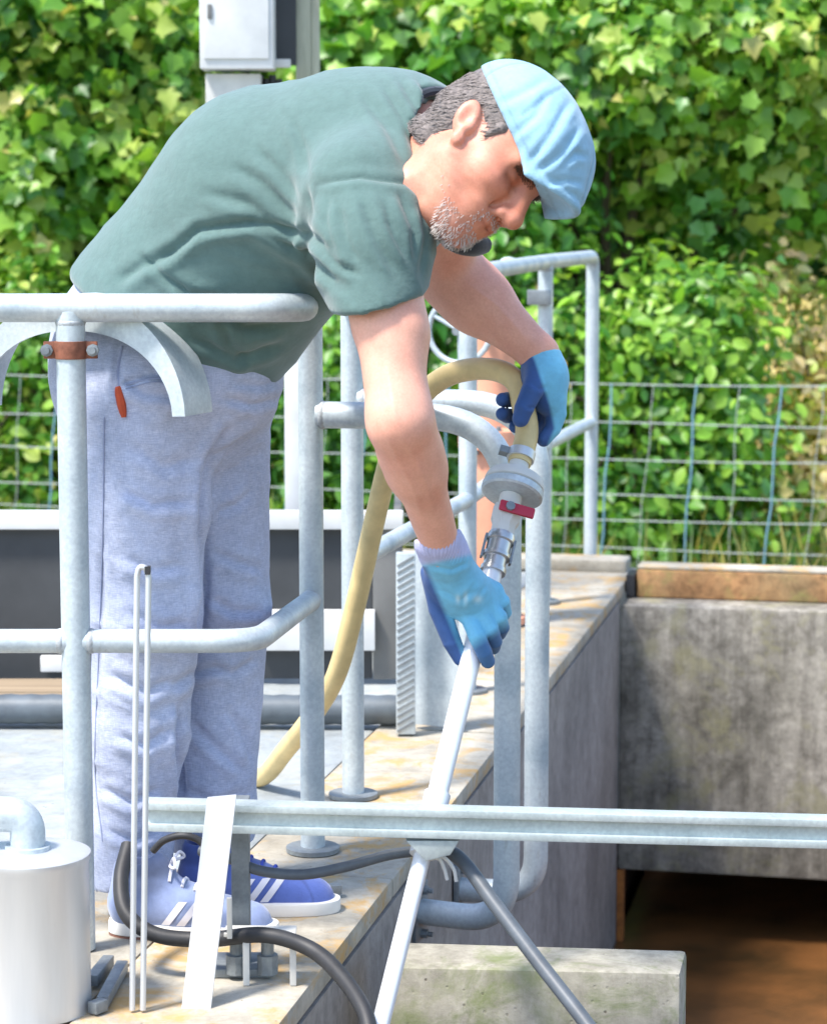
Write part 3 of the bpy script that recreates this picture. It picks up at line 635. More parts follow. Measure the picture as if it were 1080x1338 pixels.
# ------------------------------------------------------------------ wire fence beyond
FD = 11.0
fn = thing('wire_fence', (0.0, FD, -0.82), 'galvanised wire mesh fence standing in front of the leafy hedge', 'fence')
def FP(x, z): return Vector((x, FD - 0.2 * x, z))
zs = [P(900, y, FD).z for y in (497, 548, 594, 641, 672, 709, 750, 790)]
for z in zs:
    pts = [FP(x, z + 0.004 * math.sin(x * 3 + z * 20) - 0.006 * (math.cos(x * 2.1) ** 2)) for x in np.linspace(-3.6, 3.4, 36)]
    MB().tube(pts, 0.0026, 6).build('line_wire', M['wire'], fn)
for k, x in enumerate(np.arange(-3.5, 3.4, 0.183)):
    thick = k % 2 == 0; ln_ = -0.05 + 0.02 * math.sin(k * 1.7)
    pts = [FP(x + ln_ * (zs[0] - z) * 1.2 + 0.006 * math.sin(z * 14 + k), z) for z in np.linspace(zs[0], -0.8, 10)]
    MB().tube(pts, 0.0048 if thick else 0.0018, 6).build('stay_wire', M['wire_blue'] if thick else M['wire'], fn)
for x in (-3.5, -0.78, 2.35, 3.45):
    MB().tube([FP(x, -0.84), FP(x, zs[0] + 0.06)], 0.03, 12).build('post', M['postgreen'], fn)
# ------------------------------------------------------------------ distance-field modeller for the figure
class Field:
    def __init__(s, lo, hi, h):
        s.lo = np.array(lo, float); s.h = h; s.n = np.ceil((np.array(hi) - s.lo) / h).astype(int) + 1
        s.D = np.full(s.n, 0.25, np.float32); s.ax = [(s.lo[i] + h * np.arange(s.n[i])).astype(np.float32) for i in range(3)]
    def sub(s, lo, hi):
        a = np.clip(np.floor((np.array(lo) - s.lo) / s.h).astype(int), 0, s.n); b = np.clip(np.ceil((np.array(hi) - s.lo) / s.h).astype(int) + 1, 0, s.n)
        if np.any(b <= a): return None
        sl = tuple(slice(a[i], b[i]) for i in range(3))
        return sl, s.ax[0][sl[0]][:, None, None], s.ax[1][sl[1]][None, :, None], s.ax[2][sl[2]][None, None, :]
    def put(s, sl, d, k, mode):
        A = s.D[sl]
        if mode == 'cut': A = -A
        d = np.minimum(d, 0.3).astype(np.float32)
        if mode == 'and': d, A = -d, -A
        hh = np.maximum(k - np.abs(A - d), 0) / k if k > 0 else 0
        r = np.minimum(A, d) - hh * hh * k * 0.25
        s.D[sl] = -r if mode in ('cut', 'and') else r
    def cone(s, a, b, r1, r2=None, k=0.02, mode='add', sq=None):
        """tapered capsule; sq=(dir, factor) squashes it along a direction"""
        a, b = np.array(a, float), np.array(b, float); r2 = r1 if r2 is None else r2
        m = max(r1, r2) * (1.0 if sq is None else max(1, sq[1])) + k + 0.03
        q = s.sub(np.minimum(a, b) - m, np.maximum(a, b) + m)
        if q is None: return s
        sl, X, Y, Z = q; X = X - a[0]; Y = Y - a[1]; Z = Z - a[2]; ba = b - a
        L = max(ba.dot(ba), 1e-9)
        t = np.clip((X * ba[0] + Y * ba[1] + Z * ba[2]) / L, 0, 1)
        dx, dy, dz = X - t * ba[0], Y - t * ba[1], Z - t * ba[2]
        if sq is not None:
            u = np.array(sq[0], float); u /= np.linalg.norm(u); w = dx * u[0] + dy * u[1] + dz * u[2]; g = 1.0 / sq[1] - 1
            dx, dy, dz = dx + u[0] * w * g, dy + u[1] * w * g, dz + u[2] * w * g
        d = np.sqrt(dx * dx + dy * dy + dz * dz) - (r1 + (r2 - r1) * t)
        s.put(sl, d, k, mode); return s
    def ell(s, c, R, rad, k=0.02, mode='add'):
        c = np.array(c, float); R = np.array(R, float); m = max(rad) + k + 0.03
        q = s.sub(c - m, c + m)
        if q is None: return s
        sl, X, Y, Z = q; X = X - c[0]; Y = Y - c[1]; Z = Z - c[2]
        k0 = 0; k1 = 0
        for i in range(3):
            u = R[:, i]; l = X * u[0] + Y * u[1] + Z * u[2]; k0 = k0 + (l / rad[i]) ** 2; k1 = k1 + (l / rad[i] ** 2) ** 2
        k0 = np.sqrt(k0); k1 = np.sqrt(k1) + 1e-9
        s.put(sl, k0 * (k0 - 1) / k1, k, mode); return s
    def half(s, p, n, k=0.0, lo=None, hi=None):
        """keep the side where (x-p).n < 0, inside the box lo..hi"""
        q = s.sub(s.lo if lo is None else lo, s.lo + s.h * s.n if hi is None else hi)
        sl, X, Y, Z = q; n = np.array(n, float); n /= np.linalg.norm(n); p = np.array(p, float)
        d = (X - p[0]) * n[0] + (Y - p[1]) * n[1] + (Z - p[2]) * n[2]
        d = np.clip(d, -0.3, 0.3) + np.zeros_like(s.D[sl]); s.put(sl, d, max(k, 1e-5), 'and'); return s
    def mesh(s):
        D = s.D; D[0], D[-1] = 0.1, 0.1; D[:, 0], D[:, -1] = 0.1, 0.1; D[:, :, 0], D[:, :, -1] = 0.1, 0.1
        Sg = D < 0; nx, ny, nz = D.shape
        cnt = np.zeros((nx - 1, ny - 1, nz - 1), np.int8)
        cor = [(i, j, k) for i in (0, 1) for j in (0, 1) for k in (0, 1)]
        for i, j, k in cor: cnt += Sg[i:nx - 1 + i, j:ny - 1 + j, k:nz - 1 + k]
        act = (cnt > 0) & (cnt < 8); idx = np.argwhere(act); vid = np.full(act.shape, -1, np.int32); vid[act] = np.arange(len(idx))
        val = {c: D[idx[:, 0] + c[0], idx[:, 1] + c[1], idx[:, 2] + c[2]].astype(float) for c in cor}
        acc = np.zeros((len(idx), 3)); num = np.zeros(len(idx))
        for c in cor:
            for a in range(3):
                if c[a] == 0:
                    e = list(c); e[a] = 1; e = tuple(e); va, vb = val[c], val[e]; m = (va < 0) != (vb < 0)
                    t = np.where(m, va / np.where(m, va - vb, 1), 0); pt = np.tile(np.array(c, float), (len(idx), 1)); pt[:, a] += t
                    acc[m] += pt[m]; num[m] += 1
        V = s.lo + s.h * (idx + acc / num[:, None]); Fs = []
        for a in range(3):
            b, c = (a + 1) % 3, (a + 2) % 3
            s0 = [slice(1, -1)] * 3; s0[a] = slice(0, -1); s1 = [slice(1, -1)] * 3; s1[a] = slice(1, None)
            A, B = Sg[tuple(s0)], Sg[tuple(s1)]; E = np.argwhere(A != B); off = np.array([1, 1, 1]); off[a] = 0; E = E + off
            fl = Sg[E[:, 0], E[:, 1], E[:, 2]]
            def cell(db, dc):
                q = E.copy(); q[:, b] += db; q[:, c] += dc; return vid[q[:, 0], q[:, 1], q[:, 2]]
            Q = np.stack([cell(-1, -1), cell(0, -1), cell(0, 0), cell(-1, 0)], 1); Q[~fl] = Q[~fl][:, ::-1]; Fs.append(Q)
        return V, np.concatenate(Fs)
def vnormals(V, Q):
    n = np.cross(V[Q[:, 2]] - V[Q[:, 0]], V[Q[:, 3]] - V[Q[:, 1]]); out = np.zeros_like(V)
    for k in range(4):
        for a in range(3): out[:, a] += np.bincount(Q[:, k], n[:, a], len(V))
    return out / (np.linalg.norm(out, axis=1)[:, None] + 1e-12)
def relax(V, Q, it=2, f=0.5):
    e = np.concatenate([Q[:, [0, 1]], Q[:, [1, 2]], Q[:, [2, 3]], Q[:, [3, 0]]]); e = np.concatenate([e, e[:, ::-1]])
    deg = np.bincount(e[:, 0], minlength=len(V))[:, None] + 1e-9
    for i in range(it * 2):
        avg = np.stack([np.bincount(e[:, 0], V[e[:, 1], a], len(V)) for a in range(3)], 1) / deg
        V = V + (avg - V) * (f if i % 2 == 0 else -f * 0.96)
    return V
def quads(name, V, Q, mat, parent, col=None, smooth=True):
    me = bpy.data.meshes.new(name); me.vertices.add(len(V)); me.vertices.foreach_set('co', V.astype(np.float32).ravel())
    me.loops.add(Q.size); me.loops.foreach_set('vertex_index', Q.astype(np.int32).ravel())
    me.polygons.add(len(Q)); me.polygons.foreach_set('loop_start', np.arange(0, Q.size, 4, dtype=np.int32))
    me.polygons.foreach_set('use_smooth', np.full(len(Q), smooth)); me.update(); me.materials.append(mat)
    c = np.ones((len(V), 3)) if col is None else col
    at = me.color_attributes.new('Col', 'FLOAT_COLOR', 'POINT'); at.data.foreach_set('color', np.concatenate([c, np.ones((len(V), 1))], 1).astype(np.float32).ravel())
    return link(name, me, parent)
def seg_dist(px, py, pl):
    """distance and signed side to a polyline, parameter along it"""
    best = np.full(len(px), 1e9); side = np.zeros(len(px)); tt = np.zeros(len(px)); n = len(pl) - 1
    for i in range(n):
        (x0, y0), (x1, y1) = pl[i], pl[i + 1]; dx, dy = x1 - x0, y1 - y0; L = dx * dx + dy * dy
        t = np.clip(((px - x0) * dx + (py - y0) * dy) / L, 0, 1); ex, ey = px - x0 - t * dx, py - y0 - t * dy
        d = np.hypot(ex, ey); m = d < best; best[m] = d[m]; side[m] = np.sign(dx * ey - dy * ex)[m]; tt[m] = ((i + t) / n)[m]
    return best, side, tt
def creases(V, Nn, lst, mask=None):
    """folds of the cloth: a valley with a raised lip on one side, fading at both ends"""
    px, py = proj(V); d = np.zeros(len(V)); fc = np.clip(-Nn[:, 1] * 1.6 + 0.35, 0, 1)
    for pl, amp, wd in lst:
        q, sd, t = seg_dist(px, py, pl); f = np.clip(np.minimum(t, 1 - t) * 5 + 0.12, 0, 1); sg = q * sd / wd
        d += amp * f * (-np.exp(-sg ** 2 * 2.2) + 0.75 * np.exp(-(sg - 1.35) ** 2 * 1.1) + 0.3 * np.exp(-(sg + 1.5) ** 2))
    d *= fc
    if mask is not None: d *= mask
    return V + Nn * d[:, None]
def wob(V, sc, seed, n=7):
    r = np.random.default_rng(seed); o = np.zeros(len(V))
    for i in range(n):
        k = r.normal(0, 1, 3) * sc; o += np.sin(V @ k + r.uniform(0, 6.28))
    return o / n

def ridge(V, kd, fr, seed):
    """sharp irregular fold ridges running across direction kd"""
    k = np.array(kd, float); k /= np.linalg.norm(k); ph = V @ k * fr * math.pi / 1.6 + 2.6 * wob(V, 7, seed)
    return (1 - np.abs(np.sin(ph))) ** 2.2 * np.clip(0.35 + 1.5 * wob(V, 9, seed + 1), 0, 1)

man = thing('person', PG(250, 1205, 0), 'man in green T-shirt and pale jeans bending over the railing holding a lance', 'person')
a3 = lambda *q: np.array(P(*q))
lerp = lambda a, b, t: a + (b - a) * t

# joints, measured in the photograph
SHN, ELN, WRN = a3(487, 262, 3.70), a3(523, 550, 3.58), a3(577, 716, 3.775)
SHF, ELF, WRF = a3(555, 225, 4.02), a3(590, 362, 4.20), a3(704, 462, 4.12)
# ---- head frame
AL, PS, HS = math.radians(50), math.radians(33), 1.07
HF = np.array([math.cos(AL) * math.cos(PS), -math.sin(PS), -math.sin(AL) * math.cos(PS)])
HU = np.array([math.sin(AL), 0, math.cos(AL)]); HL = np.cross(HU, HF)            # HL: his left, away from the camera
RO = 0.10; HU, HL = HU * math.cos(RO) - HL * math.sin(RO) * -1, HL * math.cos(RO) - HU * math.sin(RO)
HR = np.stack([HF, HL, HU], 1)
EAR = a3(609, 156, 3.62)
HO = EAR - HR @ (np.array([-0.004, -0.080, 0.0]) * HS)
def H(f, l, u): return HO + HR @ (np.array([f, l, u]) * HS)
def hl(V): return ((V - HO) @ HR) / HS

def body():
    F = Field((-0.42, 3.42, 0.62), (0.34, 4.40, 1.52), 0.0036)
    # torso (under the shirt) and neck
    F.cone(a3(225, 425, 4.07), a3(365, 272, 3.98), 0.155, 0.145, 0.03)
    F.cone(a3(365, 272, 3.98), a3(490, 225, 3.88), 0.145, 0.125, 0.05)
    F.cone(a3(490, 225, 3.88), a3(545, 200, 3.84), 0.115, 0.085, 0.05)
    F.cone(SHN, SHF, 0.06, 0.06, 0.05)
    F.cone(a3(540, 212, 3.84), H(-0.025, 0, -0.03), 0.064, 0.053, 0.04)
    # arms
    F.cone(SHN, lerp(SHN, ELN, 0.55), 0.064, 0.050, 0.04); F.cone(lerp(SHN, ELN, 0.5), ELN, 0.050, 0.0395, 0.03)
    F.cone(lerp(SHN, ELN, 0.62) + np.array([0.012, -0.004, 0]), lerp(SHN, ELN, 0.80), 0.042, 0.036, 0.03)
    F.cone(ELN, lerp(ELN, WRN, 0.35), 0.0395, 0.0405, 0.05); F.cone(lerp(ELN, WRN, 0.25), WRN, 0.0405, 0.030, 0.04)
    F.cone(ELN + np.array([-0.006, 0, 0.01]), ELN + np.array([-0.005, 0, -0.01]), 0.030, 0.030, 0.025)
    F.cone(SHF, ELF, 0.06, 0.052, 0.04); F.cone(ELF, lerp(ELF, WRF, 0.3), 0.052, 0.055, 0.03); F.cone(lerp(ELF, WRF, 0.25), WRF, 0.055, 0.031, 0.03)
    F.cone(WRN, lerp(WRN, a3(600, 765, 3.86), 0.8), 0.031, 0.03, 0.02, sq=((0, 1, 0), 0.85)); F.cone(WRF, a3(712, 500, 4.1), 0.03, 0.026, 0.02)
    # head
    s = HS; e = lambda c, r, k=0.02, mode='add': F.ell(H(*c), HR, tuple(x * s for x in r), k * s, mode)
    cn = lambda a, b, r1, r2, k=0.015, mode='add': F.cone(H(*a), H(*b), r1 * s, r2 * s, k * s, mode)
    e((0.004, 0, 0.052), (0.096, 0.076, 0.086)); e((0.030, 0, -0.015), (0.068, 0.066, 0.085), 0.03)
    for g in (-1, 1):
        cn((0.012, 0.052 * g, -0.045), (0.072, 0.022 * g, -0.092), 0.024, 0.020, 0.03)
        e((0.062, 0.036 * g, -0.022), (0.030, 0.028, 0.026), 0.022)
        e((0.080, 0.020 * g, -0.058), (0.020, 0.022, 0.024), 0.02)
    e((0.072, 0, -0.060), (0.031, 0.034, 0.032), 0.02); e((0.082, 0, -0.100), (0.021, 0.025, 0.021), 0.02)
    cn((0.03, 0, -0.095), (0.00, 0, -0.085), 0.035, 0.045, 0.03)                  # under-chin
    for g in (-1, 1):
        cn((0.091, 0.012 * g, 0.024), (0.080, 0.044 * g, 0.024), 0.012, 0.010, 0.018)   # brow
        F.cone(H(0.104, 0.030 * g, 0.003), H(0.098, 0.040 * g, 0.003), 0.0135 * s, 0.0125 * s, 0.014 * s, 'cut')
        e((0.078, 0.031 * g, 0.003), (0.0145, 0.0155, 0.0125), 0.005)             # lidded eye
        F.cone(H(0.094, 0.020 * g, -0.0035), H(0.086, 0.046 * g, -0.004), 0.0024 * s, 0.0018 * s, 0.003 * s, 'cut')
        F.cone(H(0.094, 0.020 * g, -0.0105), H(0.082, 0.046 * g, -0.0165), 0.0016 * s, 0.0012 * s, 0.006 * s, 'cut')
        cn((0.086, 0.030 * g, -0.016), (0.078, 0.044 * g, -0.010), 0.006, 0.005, 0.012)  # bag under the eye
    cn((0.094, 0, 0.018), (0.117, 0, -0.026), 0.0105, 0.0145, 0.014); e((0.119, 0, -0.032), (0.0165, 0.0155, 0.0140), 0.008)
    for g in (-1, 1):
        e((0.105, 0.015 * g, -0.037), (0.0135, 0.0095, 0.0105), 0.006)
        F.cone(H(0.110, 0.007 * g, -0.044), H(0.106, 0.008 * g, -0.036), 0.0042 * s, 0.003 * s, 0.003 * s, 'cut')
        F.cone(H(0.100, 0.019 * g, -0.034), H(0.084, 0.034 * g, -0.064), 0.0034 * s, 0.0026 * s, 0.010 * s, 'cut')   # nasolabial fold
    cn((0.101, -0.010, -0.0605), (0.101, 0.010, -0.0605), 0.0062, 0.0062, 0.008); cn((0.098, -0.010, -0.0725), (0.098, 0.010, -0.0725), 0.0070, 0.0070, 0.008)
    for g in (-1, 1):
        cn((0.101, 0.010 * g, -0.0605), (0.091, 0.025 * g, -0.0675), 0.006, 0.003, 0.008); cn((0.098, 0.010 * g, -0.0725), (0.091, 0.024 * g, -0.0685), 0.006, 0.003, 0.008)
        F.cone(H(0.107, 0.0, -0.0665), H(0.091, 0.027 * g, -0.068), 0.0016 * s, 0.0012 * s, 0.004 * s, 'cut')
        # ear: rim, lobe, hollow
        ER = HR @ np.array(Matrix.Rotation(math.radians(-16 * g), 3, 'Z') @ Matrix.Rotation(math.radians(-26), 3, 'Y'))
        F.ell(H(-0.006, 0.079 * g, 0.002), ER, (0.0175 * s, 0.0095 * s, 0.029 * s), 0.006 * s)
        F.ell(H(0.012, 0.082 * g, -0.026), ER, (0.0095 * s, 0.006 * s, 0.0115 * s), 0.006 * s)
        F.ell(H(-0.002, 0.092 * g, 0.004), ER, (0.0105 * s, 0.0105 * s, 0.019 * s), 0.004 * s, 'cut')
        cn((0.008, 0.078 * g, -0.004), (0.006, 0.081 * g, -0.010), 0.006, 0.006, 0.006)
    V, Q = F.mesh(); V = relax(V, Q, 2); Nn = vnormals(V, Q)
    # fine relief: forehead and cheek wrinkles, forearm veins
    L = hl(V); hd = np.exp(-((L[:, 0] - 0.06) / 0.06) ** 2) * (np.abs(L[:, 1]) < 0.09) * (L[:, 2] > -0.13) * (L[:, 2] < 0.12)
    V = V + Nn * (hd * 0.0002 * np.sin(L[:, 2] * 420 + 6 * np.sin(L[:, 1] * 40)) + 0.0009 * wob(V, 45, 3))[:, None]
    px, py = proj(V); vein = np.zeros(len(V))
    for pl in ([(492, 545), (515, 590), (540, 640), (560, 700)], [(520, 560), (548, 610), (570, 680)], [(610, 370), (650, 400), (690, 445)], [(505, 470), (512, 520), (520, 560)]):
        q, sd, t = seg_dist(px, py, pl); vein += np.exp(-(q / 3.5) ** 2) * np.clip(np.minimum(t, 1 - t) * 6, 0, 1)
    V = V + Nn * (vein * 0.0013 * (Nn[:, 1] < 0.1))[:, None]
    # complexion, with the cap's shade painted into the tan face front
    sk = np.array(lin(230, 174, 152)); c = np.tile(sk, (len(V), 1))
    def paint(w, col): 
        nonlocal c; w = np.clip(w, 0, 1)[:, None]; c = c * (1 - w) + np.array(col) * w
    ishead = np.linalg.norm(L - np.array([0.02, 0, 0]), axis=1) < 0.165
    g = lambda f, l, u, r: np.exp(-(((L[:, 0] - f) ** 2 + (np.abs(L[:, 1]) - l) ** 2 + (L[:, 2] - u) ** 2) / r ** 2)) * ishead
    paint(0.55 * ishead, lin(222, 164, 138))
    paint(0.55 * g(0.08, 0.04, -0.02, 0.03), lin(204, 118, 98)); paint(0.65 * g(0.118, 0, -0.03, 0.018), lin(210, 120, 108)); paint(0.5 * g(0.0, 0.09, 0.01, 0.025), lin(210, 120, 98))
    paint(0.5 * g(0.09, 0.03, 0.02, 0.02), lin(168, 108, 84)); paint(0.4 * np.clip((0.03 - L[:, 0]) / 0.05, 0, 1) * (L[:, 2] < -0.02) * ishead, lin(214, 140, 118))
    rg = wob(V, 900, 5); st = np.clip(0.55 + 0.7 * rg, 0, 1)
    bd = np.clip((-0.050 - L[:, 2]) / 0.014, 0, 1) * np.clip((L[:, 0] - 0.030) / 0.03, 0, 1) * ishead
    lip = np.clip(1 - np.abs(L[:, 2] + 0.0665) / 0.010, 0, 1) * (np.abs(L[:, 1]) < 0.024) * (L[:, 0] > 0.085) * ishead
    paint(bd * (0.10 + 0.22 * st) * (1 - lip), lin(122, 108, 102)); mst = np.exp(-((L[:, 2] + 0.052) / 0.006) ** 2) * (np.abs(L[:, 1]) < 0.03) * (L[:, 0] > 0.07) * ishead; paint(mst * (0.3 + 0.4 * st), lin(128, 104, 94)); chin = np.clip((-0.084 - L[:, 2]) / 0.012, 0, 1) * np.clip((L[:, 0] - 0.05) / 0.02, 0, 1) * ishead
    paint(chin * (0.55 + 0.4 * st), lin(168, 162, 158)); paint(0.75 * lip, lin(168, 92, 84))
    paint(0.9 * np.exp(-((L[:, 2] + 0.0665) / 0.0016) ** 2) * (np.abs(L[:, 1]) < 0.026) * (L[:, 0] > 0.085) * ishead, lin(86, 44, 40))
    lash = np.exp(-((L[:, 2] + 0.0035) / 0.0034) ** 2) * (np.abs(np.abs(L[:, 1]) - 0.033) < 0.017) * (L[:, 0] > 0.06) * ishead
    paint(0.9 * lash, lin(60, 42, 36))
    brow = np.exp(-((L[:, 2] - 0.0165 - 0.06 * (0.03 - np.abs(L[:, 1]))) / 0.005) ** 2) * (np.abs(np.abs(L[:, 1]) - 0.030) < 0.019) * (L[:, 0] > 0.06) * ishead
    paint(brow * (0.5 + 0.5 * st), lin(66, 50, 44)); paint(0.45 * g(0.085, 0.032, -0.002, 0.022), lin(176, 110, 88)); paint(0.6 * np.clip((L[:, 0] - 0.02) / 0.05, 0, 1) * ishead, lin(196, 122, 92)); paint(0.5 * np.clip(wob(V, 60, 77) * 2.2, 0, 1) * ishead, lin(206, 128, 104)); paint(0.3 * np.clip(wob(V, 90, 78) * 2.2, 0, 1), lin(226, 158, 138))  # orange-brown over the face front: tan plus painted shade below the cap
    farm = (V[:, 1] > 4.0) * (~ishead); paint(0.25 * farm, lin(206, 150, 136))
    paint(0.18 * np.clip(wob(V, 18, 9) * 2, 0, 1) * (~ishead), lin(214, 140, 116))
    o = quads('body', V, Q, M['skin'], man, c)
    mb, mw = MB(), MB(); Lg = L
    reg = np.where(ishead & (((Lg[:, 2] < -0.082) & (Lg[:, 0] > 0.058)) | ((np.abs(Lg[:, 2] + 0.053) < 0.006) & (Lg[:, 0] > 0.08) & (np.abs(Lg[:, 1]) < 0.028)) | ((Lg[:, 2] < -0.055) & (Lg[:, 0] > 0.072) & (np.abs(Lg[:, 1]) > 0.022) & (np.abs(Lg[:, 1]) < 0.034)) | ((Lg[:, 2] < -0.072) & (Lg[:, 0] > 0.03) & (RNG.random(len(V)) < 0.04))))[0]
    for i in RNG.choice(reg, min(620, len(reg)), replace=False):
        p = Vector(V[i]); nn = Vector(Nn[i]); dn = (Vector(-HU * 0.9 + HF * 0.1 + RNG.normal(0, 0.28, 3)) + nn * 0.55).normalized(); l = RNG.uniform(0.004, 0.008) * (1.3 if Lg[i, 2] < -0.09 else 0.8)
        mb.tube([p - nn * 0.001, p + dn * l * 0.55, p + dn * l - nn * 0.001], [0.0006, 0.0005, 0.0002], 3, False)
    reg = np.where(ishead & (np.abs(Lg[:, 2] - 0.0165) < 0.006) & (Lg[:, 0] > 0.06) & (np.abs(np.abs(Lg[:, 1]) - 0.03) < 0.019))[0]
    for i in RNG.choice(reg, min(260, len(reg)), replace=False):
        p = Vector(V[i]); nn = Vector(Nn[i]); dn = (Vector(HL * np.sign(Lg[i, 1]) + HU * 0.35 + RNG.normal(0, 0.2, 3)) + nn * 0.35).normalized(); l = RNG.uniform(0.006, 0.011)
        mw.tube([p, p + dn * l * 0.5 + nn * 0.001, p + dn * l], [0.0008, 0.0007, 0.0002], 3, False)
    for nm, m_, mt in (('beard', mb, M['beard']), ('eyebrows', mw, M['brow'])):
        ob = m_.build(nm, mt, man, 60); ob['kind'] = 'stuff'
    return o
BODY = body()

def hair():
    F = Field(H(0, 0, 0.02) - 0.2, H(0, 0, 0.02) + 0.2, 0.0035); s = HS
    F.ell(H(-0.006, 0, 0.048), HR, (0.097 * s, 0.079 * s, 0.088 * s), 0.01)
    F.cone(H(-0.045, 0, -0.01), H(-0.058, 0, -0.04), 0.060 * s, 0.045 * s, 0.03 * s)
    for g in (-1, 1): F.cone(H(0.036, 0.069 * g, 0.03), H(0.030, 0.0725 * g, 0.004), 0.0095 * s, 0.002 * s, 0.010 * s)      # sideburns
    F.half(H(0.048, 0, 0.02), HR @ np.array([1, 0, -0.35]), 0.01)
    F.half(H(0.0, 0, -0.062), -HU, 0.01)
    for g in (-1, 1): F.ell(H(-0.006, 0.088 * g, -0.008), HR, (0.025 * s, 0.03 * s, 0.038 * s), 0.006, 'cut')
    V, Q = F.mesh(); Nn = vnormals(V, Q); L = hl(V)
    V = V + Nn * (0.0022 * wob(V, 60, 4))[:, None]
    o = quads('hair', V, Q, M['hair'], man)
    # loose strands
    bv = BVHTree.FromPolygons([tuple(v) for v in V], [tuple(int(i) for i in q) for q in Q]); mb = MB()
    for i in RNG.choice(len(V), 2600, replace=False):
        if L[i, 2] > 0.06 or (L[i, 0] > -0.02 and L[i, 2] < 0.012) or L[i, 0] > 0.04: continue
        p = Vector(V[i]); nn = Vector(Nn[i]); dn = Vector(-HF * 0.75 - HU * 0.65 + RNG.normal(0, 0.16, 3)); dn = (dn - nn * dn.dot(nn)).normalized(); l = RNG.uniform(0.012, 0.022)
        mb.tube([p - nn * 0.001, p + dn * l * 0.5 + nn * 0.0022, p + dn * l + nn * 0.0012], [0.0009, 0.0007, 0.0002], 3, False)
    ob = mb.build('strands', M['hair'], o, 60); ob['kind'] = 'stuff'
hair()

def cap():
    s = HS; F = Field(H(0.04, 0, 0.06) - 0.26, H(0.04, 0, 0.06) + 0.26, 0.004)
    F.ell(H(0.003, 0, 0.066), HR, (0.105 * s, 0.087 * s, 0.076 * s), 0.01)
    F.ell(H(0.044, 0, 0.078), HR, (0.078 * s, 0.078 * s, 0.046 * s), 0.05)
    for l in np.linspace(-0.05, 0.05, 15):
        q = (l / 0.05) ** 2; F.cone(H(0.080 - 0.012 * q, l, 0.086 - 0.012 * q), H(0.150 - 0.030 * q, l * 0.95, 0.056 - 0.012 * q), 0.020 * s, 0.006 * s, 0.02)
    F.ell(H(0.088, 0, 0.066), HR, (0.045 * s, 0.076 * s, 0.042 * s), 0.04)
    F.half(H(0, 0, 0.048), HR @ np.array([-0.25, 0, -1.0]), 0.004)
    # drooping brim, curved across
    for l in np.linspace(-0.066, 0.066, 45):
        q = (l / 0.066) ** 2; F.cone(H(0.085 - 0.03 * q, l, 0.056 - 0.010 * q), H(0.168 - 0.055 * q, l * 0.92, 0.046 - 0.030 * q), 0.0048 * s, 0.0042 * s, 0.006)
    F.ell(H(-0.004, 0, 0.040), HR, (0.094 * s, 0.074 * s, 0.060 * s), 0.004, 'cut')
    V, Q = F.mesh(); V = relax(V, Q, 1); Nn = vnormals(V, Q); L = hl(V)
    th = np.arctan2(L[:, 1], L[:, 0] - 0.0)
    seam = np.exp(-((np.mod(th + math.pi / 6, math.pi / 3) - math.pi / 6) / 0.03) ** 2) * (L[:, 2] > 0.06)
    V = V + Nn * (-0.0018 * seam + 0.0016 * wob(V, 26, 8) + 0.0008 * wob(V, 80, 2))[:, None]
    cr = [([(690, 215), (720, 175), (745, 130)], 0.004, 7), ([(700, 225), (735, 200), (757, 165)], 0.0035, 6), ([(668, 180), (700, 150), (715, 120)], 0.003, 7), ([(735, 215), (752, 200), (768, 205)], 0.004, 6), ([(650, 135), (685, 120), (720, 100)], 0.0025, 8), ([(715, 240), (740, 235), (762, 240)], 0.003, 6)]
    V = creases(V, Nn, cr)
    edge = np.exp(-((L[:, 2] - (0.048 - 0.25 * L[:, 0]) - 0.012) / 0.0014) ** 2)
    o = quads('cap', V, Q, M['cap'], man, np.ones((len(V), 3)) * (1 - 0.22 * np.clip(seam, 0, 1) - 0.16 * edge)[:, None])
cap()

